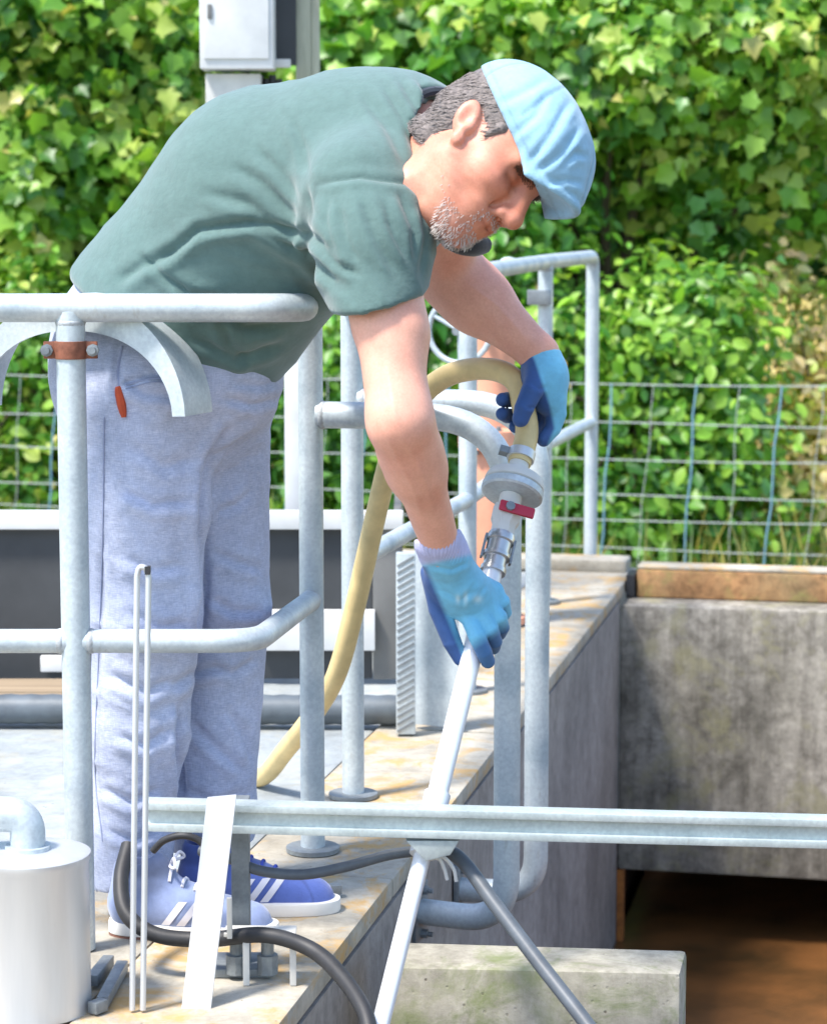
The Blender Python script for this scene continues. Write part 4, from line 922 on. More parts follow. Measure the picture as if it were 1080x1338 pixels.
def shirt():
    F = Field((-0.66, 3.42, 0.74), (0.14, 4.40, 1.46), 0.0052)
    F.cone(a3(222, 424, 4.07), a3(352, 266, 3.985), 0.188, 0.179, 0.03); F.cone(a3(352, 266, 3.985), a3(475, 226, 3.90), 0.178, 0.160, 0.05)
    F.cone(a3(475, 226, 3.90), a3(530, 200, 3.86), 0.152, 0.120, 0.06)
    F.ell(a3(298, 392, 4.05), np.eye(3), (0.128, 0.15, 0.135), 0.05)
    F.cone(a3(385, 330, 3.97), a3(300, 400, 4.05), 0.10, 0.12, 0.05)
    hem = a3(494, 397, 3.635)
    F.cone(SHN + np.array([-0.01, 0.03, 0.01]), lerp(SHN, hem, 0.45), 0.098, 0.082, 0.05); F.cone(lerp(SHN, hem, 0.35), hem + (hem - SHN) * 0.2, 0.083, 0.069, 0.03)
    F.cone(a3(455, 300, 3.78), lerp(SHN, hem, 0.75) + np.array([-0.03, 0.02, 0]), 0.06, 0.045, 0.04)
    F.cone(SHF, lerp(SHF, ELF, 0.12), 0.088, 0.076, 0.05)
    F.cone(a3(545, 195, 3.84), a3(563, 186, 3.80), 0.088, 0.080, 0.03)
    # openings: neck, sleeves, hem
    ax = np.array(HO) * 0; nk0, nk1 = a3(552, 200, 3.83), a3(620, 190, 3.72)
    F.cone(nk0, nk1, 0.074, 0.085, 0.006, 'cut')
    F.half(a3(572, 190, 3.80), nk1 - nk0, 0.004, a3(556, 460, 3.74), a3(700, 60, 4.2))
    up = (SHN - hem); F.half(hem, np.array([0.22, 0.12, -1.0]), 0.010, (-0.14, 3.4, 0.8), (0.1, 3.80, 1.16))
    F.cone(lerp(hem, SHN, 0.28), hem - up * 0.4, 0.053, 0.056, 0.008, 'cut')
    h0, h1 = a3(78, 352, 4.07), a3(292, 507, 4.07); nn = np.array([-(h1 - h0)[2] * -1, 0, -(h1 - h0)[0]]); nn = np.array([(h1 - h0)[2], 0, -(h1 - h0)[0]])
    F.half(h0, nn, 0.018)
    V, Q = F.mesh(); V = relax(V, Q, 2); Nn = vnormals(V, Q)
    cr = [([(205, 345), (260, 300), (330, 290), (400, 305), (440, 330)], 0.012, 9), ([(400, 238), (405, 280), (403, 320), (398, 335)], 0.009, 7), ([(412, 240), (470, 232), (530, 240), (560, 262)], 0.005, 6),
          ([(330, 295), (400, 330), (440, 372)], 0.010, 9), ([(270, 395), (320, 430), (375, 425)], 0.010, 9), ([(250, 440), (310, 470), (370, 450)], 0.009, 8), ([(150, 370), (190, 345), (235, 325)], 0.008, 10), ([(232, 370), (245, 385), (300, 388)], 0.007, 8),
          ([(300, 215), (340, 240), (395, 290)], 0.006, 10), ([(330, 190), (370, 230), (400, 270)], 0.005, 9), ([(380, 150), (395, 190), (402, 235)], 0.005, 8), ([(260, 250), (320, 265), (390, 310)], 0.006, 10), ([(180, 330), (215, 360), (240, 380)], 0.006, 8),
          ([(440, 260), (450, 310), (470, 350)], 0.006, 9), ([(470, 250), (490, 310), (520, 365)], 0.005, 8), ([(520, 250), (540, 300), (545, 350)], 0.006, 7), ([(548, 270), (556, 310), (550, 360)], 0.006, 6), ([(415, 320), (440, 345), (470, 360)], 0.006, 7),
          ([(520, 100), (545, 140), (556, 190)], 0.006, 7), ([(500, 110), (530, 160), (548, 220)], 0.005, 7), ([(545, 100), (562, 130), (566, 165)], 0.006, 6), ([(470, 120), (500, 160), (530, 215)], 0.004, 8), ([(285, 405), (300, 450), (330, 480)], 0.006, 8),
          ([(430, 255), (428, 290), (440, 330)], 0.004, 6), ([(500, 260), (515, 310), (535, 345)], 0.004, 6)]
    V = creases(V, Nn, [(a_, b_ * 0.85, c_) for a_, b_, c_ in cr]); Nn = vnormals(V, Q)
    low = np.clip((1.22 - V[:, 2]) / 0.15, 0.15, 1)
    V = V + Nn * (0.0030 * wob(V, 16, 21) + 0.0014 * wob(V, 48, 22) + 0.0050 * low * ridge(V, (0.55, 0.1, 1.0), 22, 61) + 0.0025 * ridge(V, (1.0, 0.2, 0.55), 30, 65))[:, None]; V = relax(V, Q, 1)
    px, py = proj(V)
    c = np.ones((len(V), 3)); 
    for pl in ([(412, 240), (405, 290), (398, 335)], [(412, 240), (470, 231), (530, 240), (562, 264)]):     # stitched sleeve seam
        q, sd, t = seg_dist(px, py, pl); c *= (1 - 0.22 * np.exp(-(q / 2.5) ** 2) * (Nn[:, 1] < -0.1))[:, None]
    o = quads('t_shirt', V, Q, M['shirt'], man, c)
    # neckband: dark rib round the neck
    mid = a3(573, 190, 3.80); axn = (nk1 - nk0) / np.linalg.norm(nk1 - nk0); u = np.cross(axn, [0, 1, 0]); u /= np.linalg.norm(u); w = np.cross(axn, u)
    pts = [mid + (u * math.cos(t) * 1.05 + w * math.sin(t)) * 0.080 + axn * 0.003 for t in np.linspace(0, 2 * math.pi, 49)]
    MB().tube(pts, 0.0075, 8, False).build('neckband', M['navy'], o)
    return o
shirt()
def chin_collar():
    """dark collar of an undershirt showing below the chin"""
    pts = [a3(570, 265, 3.76), a3(578, 290, 3.74), a3(594, 308, 3.74), a3(614, 318, 3.76), a3(632, 320, 3.80)]
    mb = MB(); sp = spline(pts, 6); mb.tube(sp, [0.014 + 0.009 * math.sin(math.pi * i / (len(sp) - 1)) for i in range(len(sp))], 12)
    mb.build('undershirt_collar', M['navy'], man)
chin_collar()

def trousers():
    F = Field((-0.68, 3.80, 0.02), (-0.18, 4.36, 1.08), 0.0052)
    F.ell(a3(200, 478, 4.07), np.eye(3), (0.172, 0.185, 0.16), 0.03); F.ell(a3(275, 485, 4.07), np.eye(3), (0.122, 0.165, 0.14), 0.05)
    F.cone(a3(200, 440, 4.07), a3(225, 380, 4.07), 0.155, 0.14, 0.05)
    kn, an = a3(193, 800, 3.985), a3(172, 1100, 4.0); kf, af = a3(288, 790, 4.15), a3(274, 1060, 4.13)
    F.cone(a3(180, 520, 3.99), lerp(a3(180, 520, 3.99), kn, 0.5), 0.128, 0.108, 0.05); F.cone(lerp(a3(180, 520, 3.99), kn, 0.5), kn, 0.108, 0.090, 0.02)
    F.cone(kn, lerp(kn, an, 0.5), 0.090, 0.080, 0.02); F.cone(lerp(kn, an, 0.5), an, 0.080, 0.066, 0.02); F.cone(an, a3(175, 1160, 4.0), 0.066, 0.068, 0.02)
    F.cone(a3(262, 530, 4.14), kf, 0.120, 0.085, 0.03); F.cone(kf, af, 0.085, 0.078, 0.02); F.cone(af, a3(277, 1120, 4.13), 0.078, 0.076, 0.02)
    F.half(a3(175, 1148, 4.0), np.array([0.25, 0, -1]), 0.003, (-0.68, 3.8, 0.0), (-0.36, 4.09, 0.2))
    F.half(a3(277, 1102, 4.13), np.array([0.1, 0, -1]), 0.003, (-0.42, 4.03, 0.0), (-0.18, 4.36, 0.24))
    F.cone(a3(172, 1120, 4.0), a3(180, 1200, 4.0), 0.056, 0.062, 0.003, 'cut'); F.cone(a3(275, 1075, 4.13), a3(277, 1150, 4.13), 0.066, 0.068, 0.003, 'cut')
    V, Q = F.mesh(); V = relax(V, Q, 2); Nn = vnormals(V, Q)
    cr = [([(158, 495), (190, 515), (240, 520)], 0.006, 8), ([(160, 640), (200, 660), (255, 655)], 0.008, 9), ([(268, 600), (262, 680), (266, 760), (262, 830)], 0.016, 9), ([(300, 560), (275, 590), (268, 620)], 0.010, 8), ([(345, 560), (300, 585), (272, 600)], 0.007, 8),
          ([(275, 720), (310, 735), (345, 745)], 0.006, 8), ([(272, 780), (305, 800), (345, 800)], 0.007, 8), ([(160, 730), (200, 745), (245, 740)], 0.005, 9), ([(165, 800), (210, 820), (250, 815)], 0.006, 9), ([(140, 880), (190, 905), (235, 885)], 0.009, 9), ([(220, 905), (250, 880), (300, 870)], 0.008, 8),
          ([(150, 960), (190, 975), (225, 950)], 0.007, 9), ([(235, 920), (232, 980), (238, 1050)], 0.014, 8), ([(245, 940), (280, 975), (320, 1010)], 0.008, 9), ([(130, 1030), (170, 1050), (210, 1030)], 0.008, 8), ([(140, 1085), (175, 1100), (215, 1080)], 0.009, 7), ([(240, 1030), (280, 1050), (325, 1035)], 0.007, 8),
          ([(135, 700), (132, 800), (128, 900)], 0.004, 6), ([(155, 460), (152, 500), (160, 530)], 0.007, 6), ([(165, 500), (200, 490), (235, 498)], 0.005, 5), ([(290, 520), (330, 530), (368, 520)], 0.006, 7), ([(300, 500), (340, 505), (370, 498)], 0.004, 6), ([(170, 580), (215, 610), (255, 600)], 0.005, 12),
          ([(330, 640), (310, 660), (280, 670)], 0.005, 8), ([(335, 860), (305, 880), (275, 872)], 0.006, 7), ([(300, 930), (320, 960), (330, 1000)], 0.006, 8)]
    V = creases(V, Nn, [(a_, b_ * 1.0, c_) for a_, b_, c_ in cr]); Nn = vnormals(V, Q)
    low = np.clip((0.75 - V[:, 2]) / 0.4, 0.2, 1)
    V = V + Nn * (low * 0.003 * wob(V * np.array([1, 1, 1.8]), 18, 31) + 0.0018 * wob(V, 60, 32) + (0.35 + 0.65 * low) * (0.0055 * ridge(V, (0.45, 0.2, 1.0), 15, 71) + 0.003 * ridge(V, (-0.5, 0.1, 1.0), 27, 75)))[:, None]; V = relax(V, Q, 1)
    c = np.ones((len(V), 3)); px, py = proj(V)
    thigh_pale = np.exp(-((px - 180) / 45.0) ** 2 - ((py - 620) / 120.0) ** 2) * (Nn[:, 1] < 0)      # paler patch on the near thigh
    c = c * (1 + 0.16 * thigh_pale)[:, None]
    q, sd, t = seg_dist(px, py, [(135, 560), (133, 800), (127, 1000), (140, 1120)]); c *= (1 - 0.14 * np.exp(-(q / 2.5) ** 2))[:, None]
    q, sd, t = seg_dist(px, py, [(160, 500), (175, 490), (245, 505)]); c *= (1 - 0.25 * np.exp(-(q / 2.5) ** 2) * (Nn[:, 1] < 0))[:, None]
    o = quads('trousers', V, Q, M['denim'], man, c)
    bv = BVHTree.FromPolygons([tuple(v) for v in V], [tuple(int(i) for i in q_) for q_ in Q])
    pts = []
    for x, y in ((154, 505), (157, 520), (162, 545)):
        d0 = P(x, y, 4.1) - cam.location; hit = bv.ray_cast(cam.location, d0.normalized()); pts.append((hit[0] if hit[0] else P(x, y, 3.9)) - d0.normalized() * 0.004)
    MB().tube(spline(pts, 4), [0.004, 0.006, 0.007, 0.0075, 0.0075, 0.0075, 0.007, 0.006, 0.004][:len(spline(pts, 4))], 8).build('pocket_tab', M['tab'], o)
    def on(x, y, lift=0.0008):
        d0 = (P(x, y, 4.1) - cam.location).normalized(); hit = bv.ray_cast(cam.location, d0); return None if hit[0] is None else hit[0] - d0 * lift
    for pl, r in (([(160, 452), (154, 490), (160, 532)], 0.0022), ([(164, 503), (205, 494), (242, 506)], 0.0022), ([(164, 508), (205, 499), (242, 511)], 0.0012), ([(136, 545), (134, 700), (129, 850), (124, 1000), (134, 1100)], 0.0014)):
        pts = [on(q.x, q.y) for q in spline([Vector((x, y, 0)) for x, y in pl], 10)]; pts = [q for q in pts if q is not None]
        pts = [q for i_, q in enumerate(pts) if i_ == 0 or (q - pts[i_ - 1]).length < 0.05]
        if len(pts) > 3: MB().tube(pts, r, 6).build('seam', M['seam'], o)
trousers()

def glove_near():
    d = 3.905; a3 = lambda x, y, q: np.array(P(x, y, q - 0.03)); F = Field((0.0, 3.64, 0.40), (0.20, 4.02, 0.72), 0.0022)
    w = a3(571, 704, 3.795); m = a3(597, 762, 3.86)
    F.cone(w, lerp(w, m, 0.4), 0.0385, 0.037, 0.005); F.cone(lerp(w, m, 0.3), m, 0.037, 0.040, 0.01, sq=((0.2, 1, 0), 0.8)); kn = [a3(607, 800, 3.875), a3(622, 797, 3.872), a3(637, 788, 3.88), a3(645, 772, 3.893)]
    for k_ in kn: F.cone(m, k_, 0.030, 0.0165, 0.02, sq=((0.3, 1, 0), 0.85))
    F.cone(a3(574, 752, 3.86), a3(590, 785, 3.88), 0.026, 0.022, 0.02)
    ch = [([a3(566, 748, 3.865), a3(574, 795, 3.88), a3(590, 838, 3.885), a3(601, 860, 3.89)], 0.021, 0.0125),
          ([kn[0] + np.array([0.004, 0, 0]), a3(623, 832, 3.855), a3(632, 852, 3.86), a3(637, 864, 3.872)], 0.0150, 0.0120),
          ([kn[1] + np.array([0.006, 0, 0]), a3(640, 822, 3.868), a3(646, 838, 3.89), a3(644, 846, 3.915)], 0.0145, 0.0118),
          ([kn[2], a3(652, 806, 3.878), a3(656, 820, 3.90), a3(652, 828, 3.925)], 0.0135, 0.0112),
          ([kn[3], a3(657, 786, 3.892), a3(660, 800, 3.912), a3(655, 808, 3.935)], 0.0120, 0.0100)]
    for pts, r0, r1 in ch:
        n = len(pts) - 1
        for i in range(n): F.cone(pts[i], pts[i + 1], r0 + (r1 - r0) * i / n, r0 + (r1 - r0) * (i + 1) / n, 0.0012 if i else 0.005)
    F.half(w + np.array([0, 0, 0.006]), np.array([-0.25, 0.1, 1.0]), 0.003)
    F.cone(a3(566, 690, 3.79), lerp(w, m, 0.2), 0.033, 0.030, 0.003, 'cut')
    V, Q = F.mesh(); V = relax(V, Q, 1); Nn = vnormals(V, Q)
    cr = [([(560, 740), (590, 745), (612, 735)], 0.002, 4), ([(575, 770), (600, 785), (625, 770)], 0.0016, 5), ([(600, 795), (612, 775), (622, 760)], 0.0012, 4), ([(620, 792), (628, 775), (634, 765)], 0.0012, 4)]
    V = creases(V, Nn, cr); V = V + Nn * (0.0007 * wob(V, 110, 41))[:, None]
    px, py = proj(V); rib = 1 / (1 + np.exp((py - 734) / 2)); V = V + Nn * (rib * 0.0012 * np.sin(np.arctan2(V[:, 1] - w[1], V[:, 0] - w[0]) * 36))[:, None]; lt, dk, cf = np.array(lin(112, 186, 218)), np.array(lin(44, 82, 140)), np.array(lin(186, 186, 220))
    q, sd, t = seg_dist(px, py, [(556, 745), (578, 800), (597, 850)])
    palm = np.clip((Nn[:, 1] + 0.05) * 3, 0, 1); palm = np.maximum(palm, np.clip(((552 + (py - 745) * 0.42 + 10) - px) / 8, 0, 1) * (py > 740))
    tips = np.clip((py - (846 - (px - 605) * 0.62)) / 14, 0, 1); f = np.maximum(palm, tips * 0.85)
    c = lt[None] * (1 - f[:, None]) + dk[None] * f[:, None]
    cuff = 1 / (1 + np.exp((py - (738 - (px - 555) * 0.22)) / 1.6)); c = c * (1 - cuff[:, None]) + cf[None] * cuff[:, None]
    pr = np.exp(-((px - 612) / 9) ** 2 - ((py - 782) / 5) ** 2) * 0.0
    for x, y, a, b in ((598, 783, 3, 6), (608, 782, 3, 8), (624, 783, 6, 5)):                    # worn pale print on the back of the hand
        pr = np.maximum(pr, 0.55 * (np.exp(-((px - x) / a) ** 2 - ((py - y) / b) ** 2)) * (Nn[:, 1] < 0))
    c = c * (1 - pr[:, None]) + np.array(lin(214, 236, 236))[None] * pr[:, None]
    return quads('glove', V, Q, M['glove'], man, c)
glove_near()
def glove_far():
    F = Field((0.10, 3.92, 0.66), (0.34, 4.30, 1.0), 0.0022); z = lambda x, y, d: a3(x, y, d)
    w = z(706, 462, 4.12); F.cone(w, z(712, 495, 4.11), 0.034, 0.036, 0.01); F.cone(z(712, 490, 4.11), z(716, 520, 4.105), 0.036, 0.030, 0.02)
    ch = [([z(704, 485, 4.09), z(694, 512, 4.065), z(684, 534, 4.055), z(680, 547, 4.055)], 0.020, 0.0145),
          ([z(722, 515, 4.10), z(728, 540, 4.10), z(722, 560, 4.098), z(710, 574, 4.095)], 0.017, 0.0125),
          ([z(722, 515, 4.12), z(712, 524, 4.165), z(685, 522, 4.168), z(662, 522, 4.14), z(656, 522, 4.118)], 0.0155, 0.0120),
          ([z(722, 530, 4.12), z(712, 545, 4.162), z(685, 545, 4.160), z(662, 543, 4.135), z(656, 541, 4.11)], 0.0150, 0.0115),
          ([z(722, 545, 4.11), z(708, 562, 4.145), z(690, 563, 4.148), z(672, 558, 4.13)], 0.0130, 0.0100)]
    for pts, r0, r1 in ch:
        n = len(pts) - 1
        for i in range(n): F.cone(pts[i], pts[i + 1], r0 + (r1 - r0) * i / n, r0 + (r1 - r0) * (i + 1) / n, 0.0012 if i else 0.012)
    F.half(w, w - z(712, 495, 4.11), 0.003); F.cone(z(703, 450, 4.12), z(707, 470, 4.12), 0.0315, 0.029, 0.003, 'cut')
    V, Q = F.mesh(); V = relax(V, Q, 1); Nn = vnormals(V, Q)
    V = creases(V, Nn, [([(692, 500), (705, 508), (716, 505)], 0.0014, 4), ([(684, 530), (692, 534), (699, 532)], 0.0012, 3)]); V = V + Nn * (0.0007 * wob(V, 110, 43))[:, None]
    px, py = proj(V); lt, dk = np.array(lin(112, 186, 218)), np.array(lin(44, 82, 140))
    bx_ = np.interp(py, [455, 470, 500, 530, 560, 580], [690, 698, 708, 718, 724, 716]); f = np.clip((bx_ - px) / 5 + 0.5, 0, 1); f = np.where(py < 472, f * np.clip((py - 458) / 10, 0, 1), f)
    c = lt[None] * (1 - f[:, None]) + dk[None] * f[:, None]
    return quads('glove', V, Q, M['glove'], man, c)
glove_far()

def shoe(heel, yaw, Lg, near):
    """built at the origin, toe along +x, then placed"""
    F = Field((-0.03, -0.09, -0.01), (Lg + 0.03, 0.09, 0.17), 0.003); k = Lg / 0.285
    F.cone((0.042, 0, 0.045), (0.13 * k, -0.002, 0.046), 0.039, 0.041, 0.02); F.cone((0.13 * k, -0.002, 0.046), (0.235 * k, 0.004, 0.022), 0.040, 0.038, 0.02)
    F.cone((0.038, 0, 0.06), (0.045, 0, 0.104), 0.036, 0.037, 0.02); F.cone((0.10 * k, 0, 0.075), (0.075, 0, 0.112), 0.028, 0.030, 0.02)
    F.cone((0.045, 0, 0.085), (0.05, 0, 0.17), 0.026, 0.034, 0.004, 'cut')
    F.half((0, 0, 0.016), (0, 0, -1))
    V, Q = F.mesh(); V = relax(V, Q, 1); Nn = vnormals(V, Q); V = V + Nn * (0.0008 * wob(V, 90, 51))[:, None]
    x, y, zz2 = V.T
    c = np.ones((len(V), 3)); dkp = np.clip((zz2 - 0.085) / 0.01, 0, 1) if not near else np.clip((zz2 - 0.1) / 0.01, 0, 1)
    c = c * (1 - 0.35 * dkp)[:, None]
    q = np.abs(np.hypot(x - 0.19 * k, zz2 - 0.02) - 0.05); c *= (1 - 0.3 * np.exp(-(q / 0.0018) ** 2))[:, None]
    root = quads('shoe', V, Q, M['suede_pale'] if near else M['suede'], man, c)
    bv = BVHTree.FromPolygons([tuple(v) for v in V], [tuple(int(i) for i in q_) for q_ in Q])
    kids = []
    # sole: outline extruded
    def outline(g):
        o = []
        for t in np.linspace(0, 2 * math.pi, 40, endpoint=False):
            xx_ = (Lg / 2) * (1 - math.cos(t)); u = xx_ / Lg; hw = (0.036 + 0.011 * math.sin(max(0, u - 0.25) / 0.75 * math.pi)) * (max(0.0, 1 - (2 * u - 1) ** 6)) ** 0.5
            o.append(Vector((xx_, math.copysign(hw + g, math.sin(t)) if abs(math.sin(t)) > 1e-6 else 0, 0)))
        return o
    mb = MB(); mb.prism([Vector((p_.x, p_.y, 0.005)) for p_ in outline(0.003)], (0, 0, 0.022)); kids.append(('sole', mb, M['sole'], 0.003))
    mb = MB(); mb.prism([Vector((p_.x, p_.y, 0.0)) for p_ in outline(0.0015)], (0, 0, 0.0048)); kids.append(('outsole', mb, M['gum'], 0.0))
    for sgn in (-1, 1):
        for i in range(3):
            x0 = (0.105 + 0.026 * i) * k; mb = MB(); g = []; ok = True
            for a in np.linspace(0, 1, 7):
                for b in (0, 1):
                    xx_ = x0 + 0.030 * a + 0.014 * b - 0.008; z_ = 0.029 + 0.040 * a
                    hit = bv.ray_cast(Vector((xx_, 0.3 * sgn, z_)), Vector((0, -sgn, 0)))
                    if hit[0] is None: ok = False; break
                    g.append(hit[0] + Vector((0, sgn * 0.0014, 0)))
            if ok and len(g) == 14:
                mb.add(g, [(2 * j, 2 * j + 1, 2 * j + 3, 2 * j + 2) for j in range(6)]); kids.append(('stripe', mb, M['stripe'], 0))
    for i in range(4):
        xx_ = (0.108 + 0.021 * i) * k; pts = []
        for yy_ in np.linspace(-0.024, 0.024, 7):
            hit = bv.ray_cast(Vector((xx_, yy_, 0.3)), Vector((0, 0, -1)))
            if hit[0]: pts.append(hit[0] + Vector((0, 0, 0.002)))
        if len(pts) > 2: kids.append(('lace', MB().tube(pts, 0.0028, 6), M['lace'] if not near else M['stripe'], 0))
    hit = bv.ray_cast(Vector((0.105 * k, 0, 0.3)), Vector((0, 0, -1)))
    if hit[0]:
        h0 = hit[0]
        for sgn in (-1, 1):
            kids.append(('lace', MB().tube(spline([h0, h0 + Vector((0.01, 0.02 * sgn, 0.016)), h0 + Vector((0.015, 0.036 * sgn, 0.004)), h0 + Vector((0.004, 0.022 * sgn, 0.002)), h0], 4), 0.0026, 6), M['lace'] if not near else M['stripe'], 0))
    for nm, mb, mt, bv_ in kids: mb.build(nm, mt, root, 40, bv_)
    root.location = Vector(heel) - Vector(man.location) + Vector(man.location); root.rotation_euler = (0, 0, yaw)
    return root
shoe(PG(143, 1219, -0.009), -0.12, 0.285, True)
shoe(PG(232, 1190, -0.009) , -0.05, 0.280, False)
# ------------------------------------------------------------------ vegetation
def leaf_shape(lobes):
    if lobes == 5:
        ol = [(0, 0), (0.20, -0.05), (0.40, 0.02), (0.38, 0.20), (0.55, 0.44), (0.34, 0.52), (0.22, 0.70), (0.0, 1.0), (-0.22, 0.70), (-0.34, 0.52), (-0.55, 0.44), (-0.38, 0.20), (-0.40, 0.02), (-0.20, -0.05)]
    else:
        ol = [(0, 0), (0.16, 0.10), (0.29, 0.32), (0.30, 0.55), (0.18, 0.80), (0, 1.0), (-0.18, 0.80), (-0.30, 0.55), (-0.29, 0.32), (-0.16, 0.10)]
    v = [(x, y, 0.20 * abs(x) - 0.28 * (y - 0.35) ** 2) for x, y in ol]; v.append((0, 0.36, -0.02)); n = len(ol)
    f = [(i, (i + 1) % n, n) for i in range(n)]
    return np.array(v), np.array(f)
LEAF5, LEAF1 = leaf_shape(5), leaf_shape(1)
GREENS = np.array([lin(128, 174, 66), lin(102, 154, 58), lin(74, 126, 50), lin(148, 188, 74), lin(58, 104, 48), lin(186, 202, 104), lin(112, 162, 92), lin(226, 206, 158), lin(206, 196, 124)])
def orient(n, out, droop=0.5):
    """rotation matrices for n leaves: normals face up-and-outward, tips hang"""
    nor = out + RNG.normal(0, 0.62, (n, 3)) + np.array([0, -0.15, 0.45]); nor /= np.linalg.norm(nor, axis=1)[:, None]
    tip = RNG.normal(0, 0.7, (n, 3)) + out * 0.5 + np.array([0, 0, -droop]); tip -= nor * np.sum(tip * nor, 1)[:, None]
    tip /= np.linalg.norm(tip, axis=1)[:, None]; sx = np.cross(tip, nor)
    return np.stack([sx, tip, nor], axis=2)
def leaves_mesh(name, pos_, R, size, cols, shape):
    v, f = shape; n = len(pos_)
    V = np.einsum('nij,vj->nvi', R, v) * size[:, None, None] + pos_[:, None, :]
    Fc = (f[None] + (np.arange(n) * len(v))[:, None, None]).reshape(-1, 3)
    me = bpy.data.meshes.new(name); V = V.reshape(-1, 3)
    me.vertices.add(len(V)); me.vertices.foreach_set('co', V.ravel().astype(np.float32))
    me.loops.add(Fc.size); me.loops.foreach_set('vertex_index', Fc.ravel().astype(np.int32))
    me.polygons.add(len(Fc)); me.polygons.foreach_set('loop_start', np.arange(0, Fc.size, 3, dtype=np.int32))
    me.polygons.foreach_set('use_smooth', np.ones(len(Fc), bool))
    me.update(); me.materials.append(M['leaf'])
    at = me.color_attributes.new('Col', 'FLOAT_COLOR', 'POINT')
    c = np.repeat(cols, len(v), axis=0); at.data.foreach_set('color', np.concatenate([c, np.ones((len(c), 1))], 1).ravel().astype(np.float32))
    return me
PROTO = {}
for si, shp in (('5', LEAF5), ('1', LEAF1)):
    for gi in range(len(GREENS)):
        PROTO[si, gi] = leaves_mesh('leaf', np.zeros((1, 3)), np.eye(3)[None], np.ones(1), GREENS[gi][None], shp)
def tree(name, label, base, trunk_r, trunk_top, centers, radii, nclump, per, size, shape, tints, nsingle, group, front=0.55):
    root = thing(name, base, label, 'tree' if 'tree' in name else 'shrub', group)
    base = Vector(base); top = Vector(trunk_top)
    mb = MB(); mb.tube(spline([base, base.lerp(top, 0.4) + Vector((0.06, 0, 0)), base.lerp(top, 0.75) - Vector((0.05, 0.03, 0)), top], 5), [trunk_r * (1 - 0.035 * i) for i in range(16)], 10)
    cc = []
    for i in range(nclump):
        j = RNG.choice(len(centers), p=np.array([r[0] * r[2] for r in radii]) / sum(r[0] * r[2] for r in radii))
        d = RNG.normal(0, 1, 3); d /= np.linalg.norm(d); d *= RNG.uniform(0.35, 1.0) ** 0.5
        if RNG.random() < front: d[1] = -abs(d[1])
        cc.append((np.array(centers[j]) + d * np.array(radii[j]), d))
    for k in range(0, nclump, max(1, nclump // 16)):
        e = Vector(cc[k][0]); s0 = base.lerp(top, random.uniform(0.35, 0.98)); mid = s0.lerp(e, 0.5) + Vector((random.uniform(-.1, .1), random.uniform(-.1, .1), 0.12))
        mb.tube(spline([s0, mid, e], 4), [trunk_r * 0.38 * (1 - 0.1 * i) for i in range(9)], 6)
    mb.build('trunk', M['bark'], root)
    Pp, Rr, Sz, Cc = [], [], [], []
    for c, d in cc:
        n = int(per * RNG.uniform(0.7, 1.3)); t = tints[RNG.integers(len(tints))]
        axs = d * 0.5 + RNG.normal(0, 0.6, 3) + np.array([0, -0.2, -0.25]); axs /= np.linalg.norm(axs)
        off = RNG.normal(0, 1, (n, 3)) * np.array([0.085, 0.08, 0.06]) + axs * RNG.uniform(-0.3, 0.3, (n, 1))
        Pp.append(c + off); o2 = off / (np.linalg.norm(off, axis=1)[:, None] + 1e-6) * 0.5 + d * 0.8
        Rr.append(orient(n, o2)); Sz.append(size * RNG.uniform(0.5, 1.3, n))
        Cc.append(GREENS[t] * RNG.uniform(0.75, 1.25, (n, 1)) * RNG.uniform(0.9, 1.1, (n, 3)))
    Pp, Rr, Sz, Cc = map(np.concatenate, (Pp, Rr, Sz, Cc))
    px, py = proj(Pp); key = Pp[:, 1] + 100 * ((px < -20) | (px > 1100) | (py < -20) | (py > 760))
    order = np.argsort(key); single, rest = order[:nsingle], order[nsingle:]
    me = leaves_mesh('crown', Pp[rest], Rr[rest], Sz[rest], Cc[rest], shape)
    o = link('crown', me, root); o['kind'] = 'stuff'
    inv = Matrix.Translation(root.location).inverted(); sk = '5' if shape is LEAF5 else '1'
    for i in single:
        gi = int(np.argmin(((GREENS - Cc[i]) ** 2).sum(1)))
        lo = bpy.data.objects.new('leaf', PROTO[sk, gi]); COL.objects.link(lo); lo.parent = root; lo.matrix_parent_inverse = inv
        m4 = Matrix([[*(Rr[i][r] * Sz[i]), Pp[i][r]] for r in range(3)] + [[0, 0, 0, 1]]); lo.matrix_basis = m4
    return root
def W(px, py, d): q = P(px, py, d); return (q.x, q.y, q.z)
tree('maple_tree', 'leafy lobed-leaf tree with lime green tips behind the control cabinets', (P(150, 300, 13.4).x, 13.4, -0.82), 0.09, W(170, 60, 13.3),
     [W(80, 60, 13.0), W(60, 250, 13.0), W(230, 200, 13.2), W(400, 100, 13.4)], [(0.75, 0.6, 0.65), (0.6, 0.6, 0.5), (0.6, 0.6, 0.6), (0.8, 0.7, 0.7)], 330, 38, 0.098, LEAF5, [0, 0, 1, 2, 3, 3, 5, 5], 300, 'trees behind the fence')
tree('maple_tree', 'broad lobed-leaf tree with drooping sprays overhanging beyond the cap', (P(800, 300, 13.6).x, 13.6, -0.82), 0.10, W(800, 90, 13.5),
     [W(560, 90, 13.5), W(720, 60, 13.2), W(880, 90, 12.8), W(1020, 80, 13.0), W(820, 230, 13.6), W(980, 250, 13.6)], [(0.6, 0.6, 0.6), (0.7, 0.6, 0.6), (0.6, 0.5, 0.5), (0.5, 0.5, 0.6), (0.7, 0.5, 0.45), (0.45, 0.5, 0.4)], 430, 38, 0.096, LEAF5, [0, 0, 1, 2, 3, 3, 6, 5, 5], 300, 'trees behind the fence')
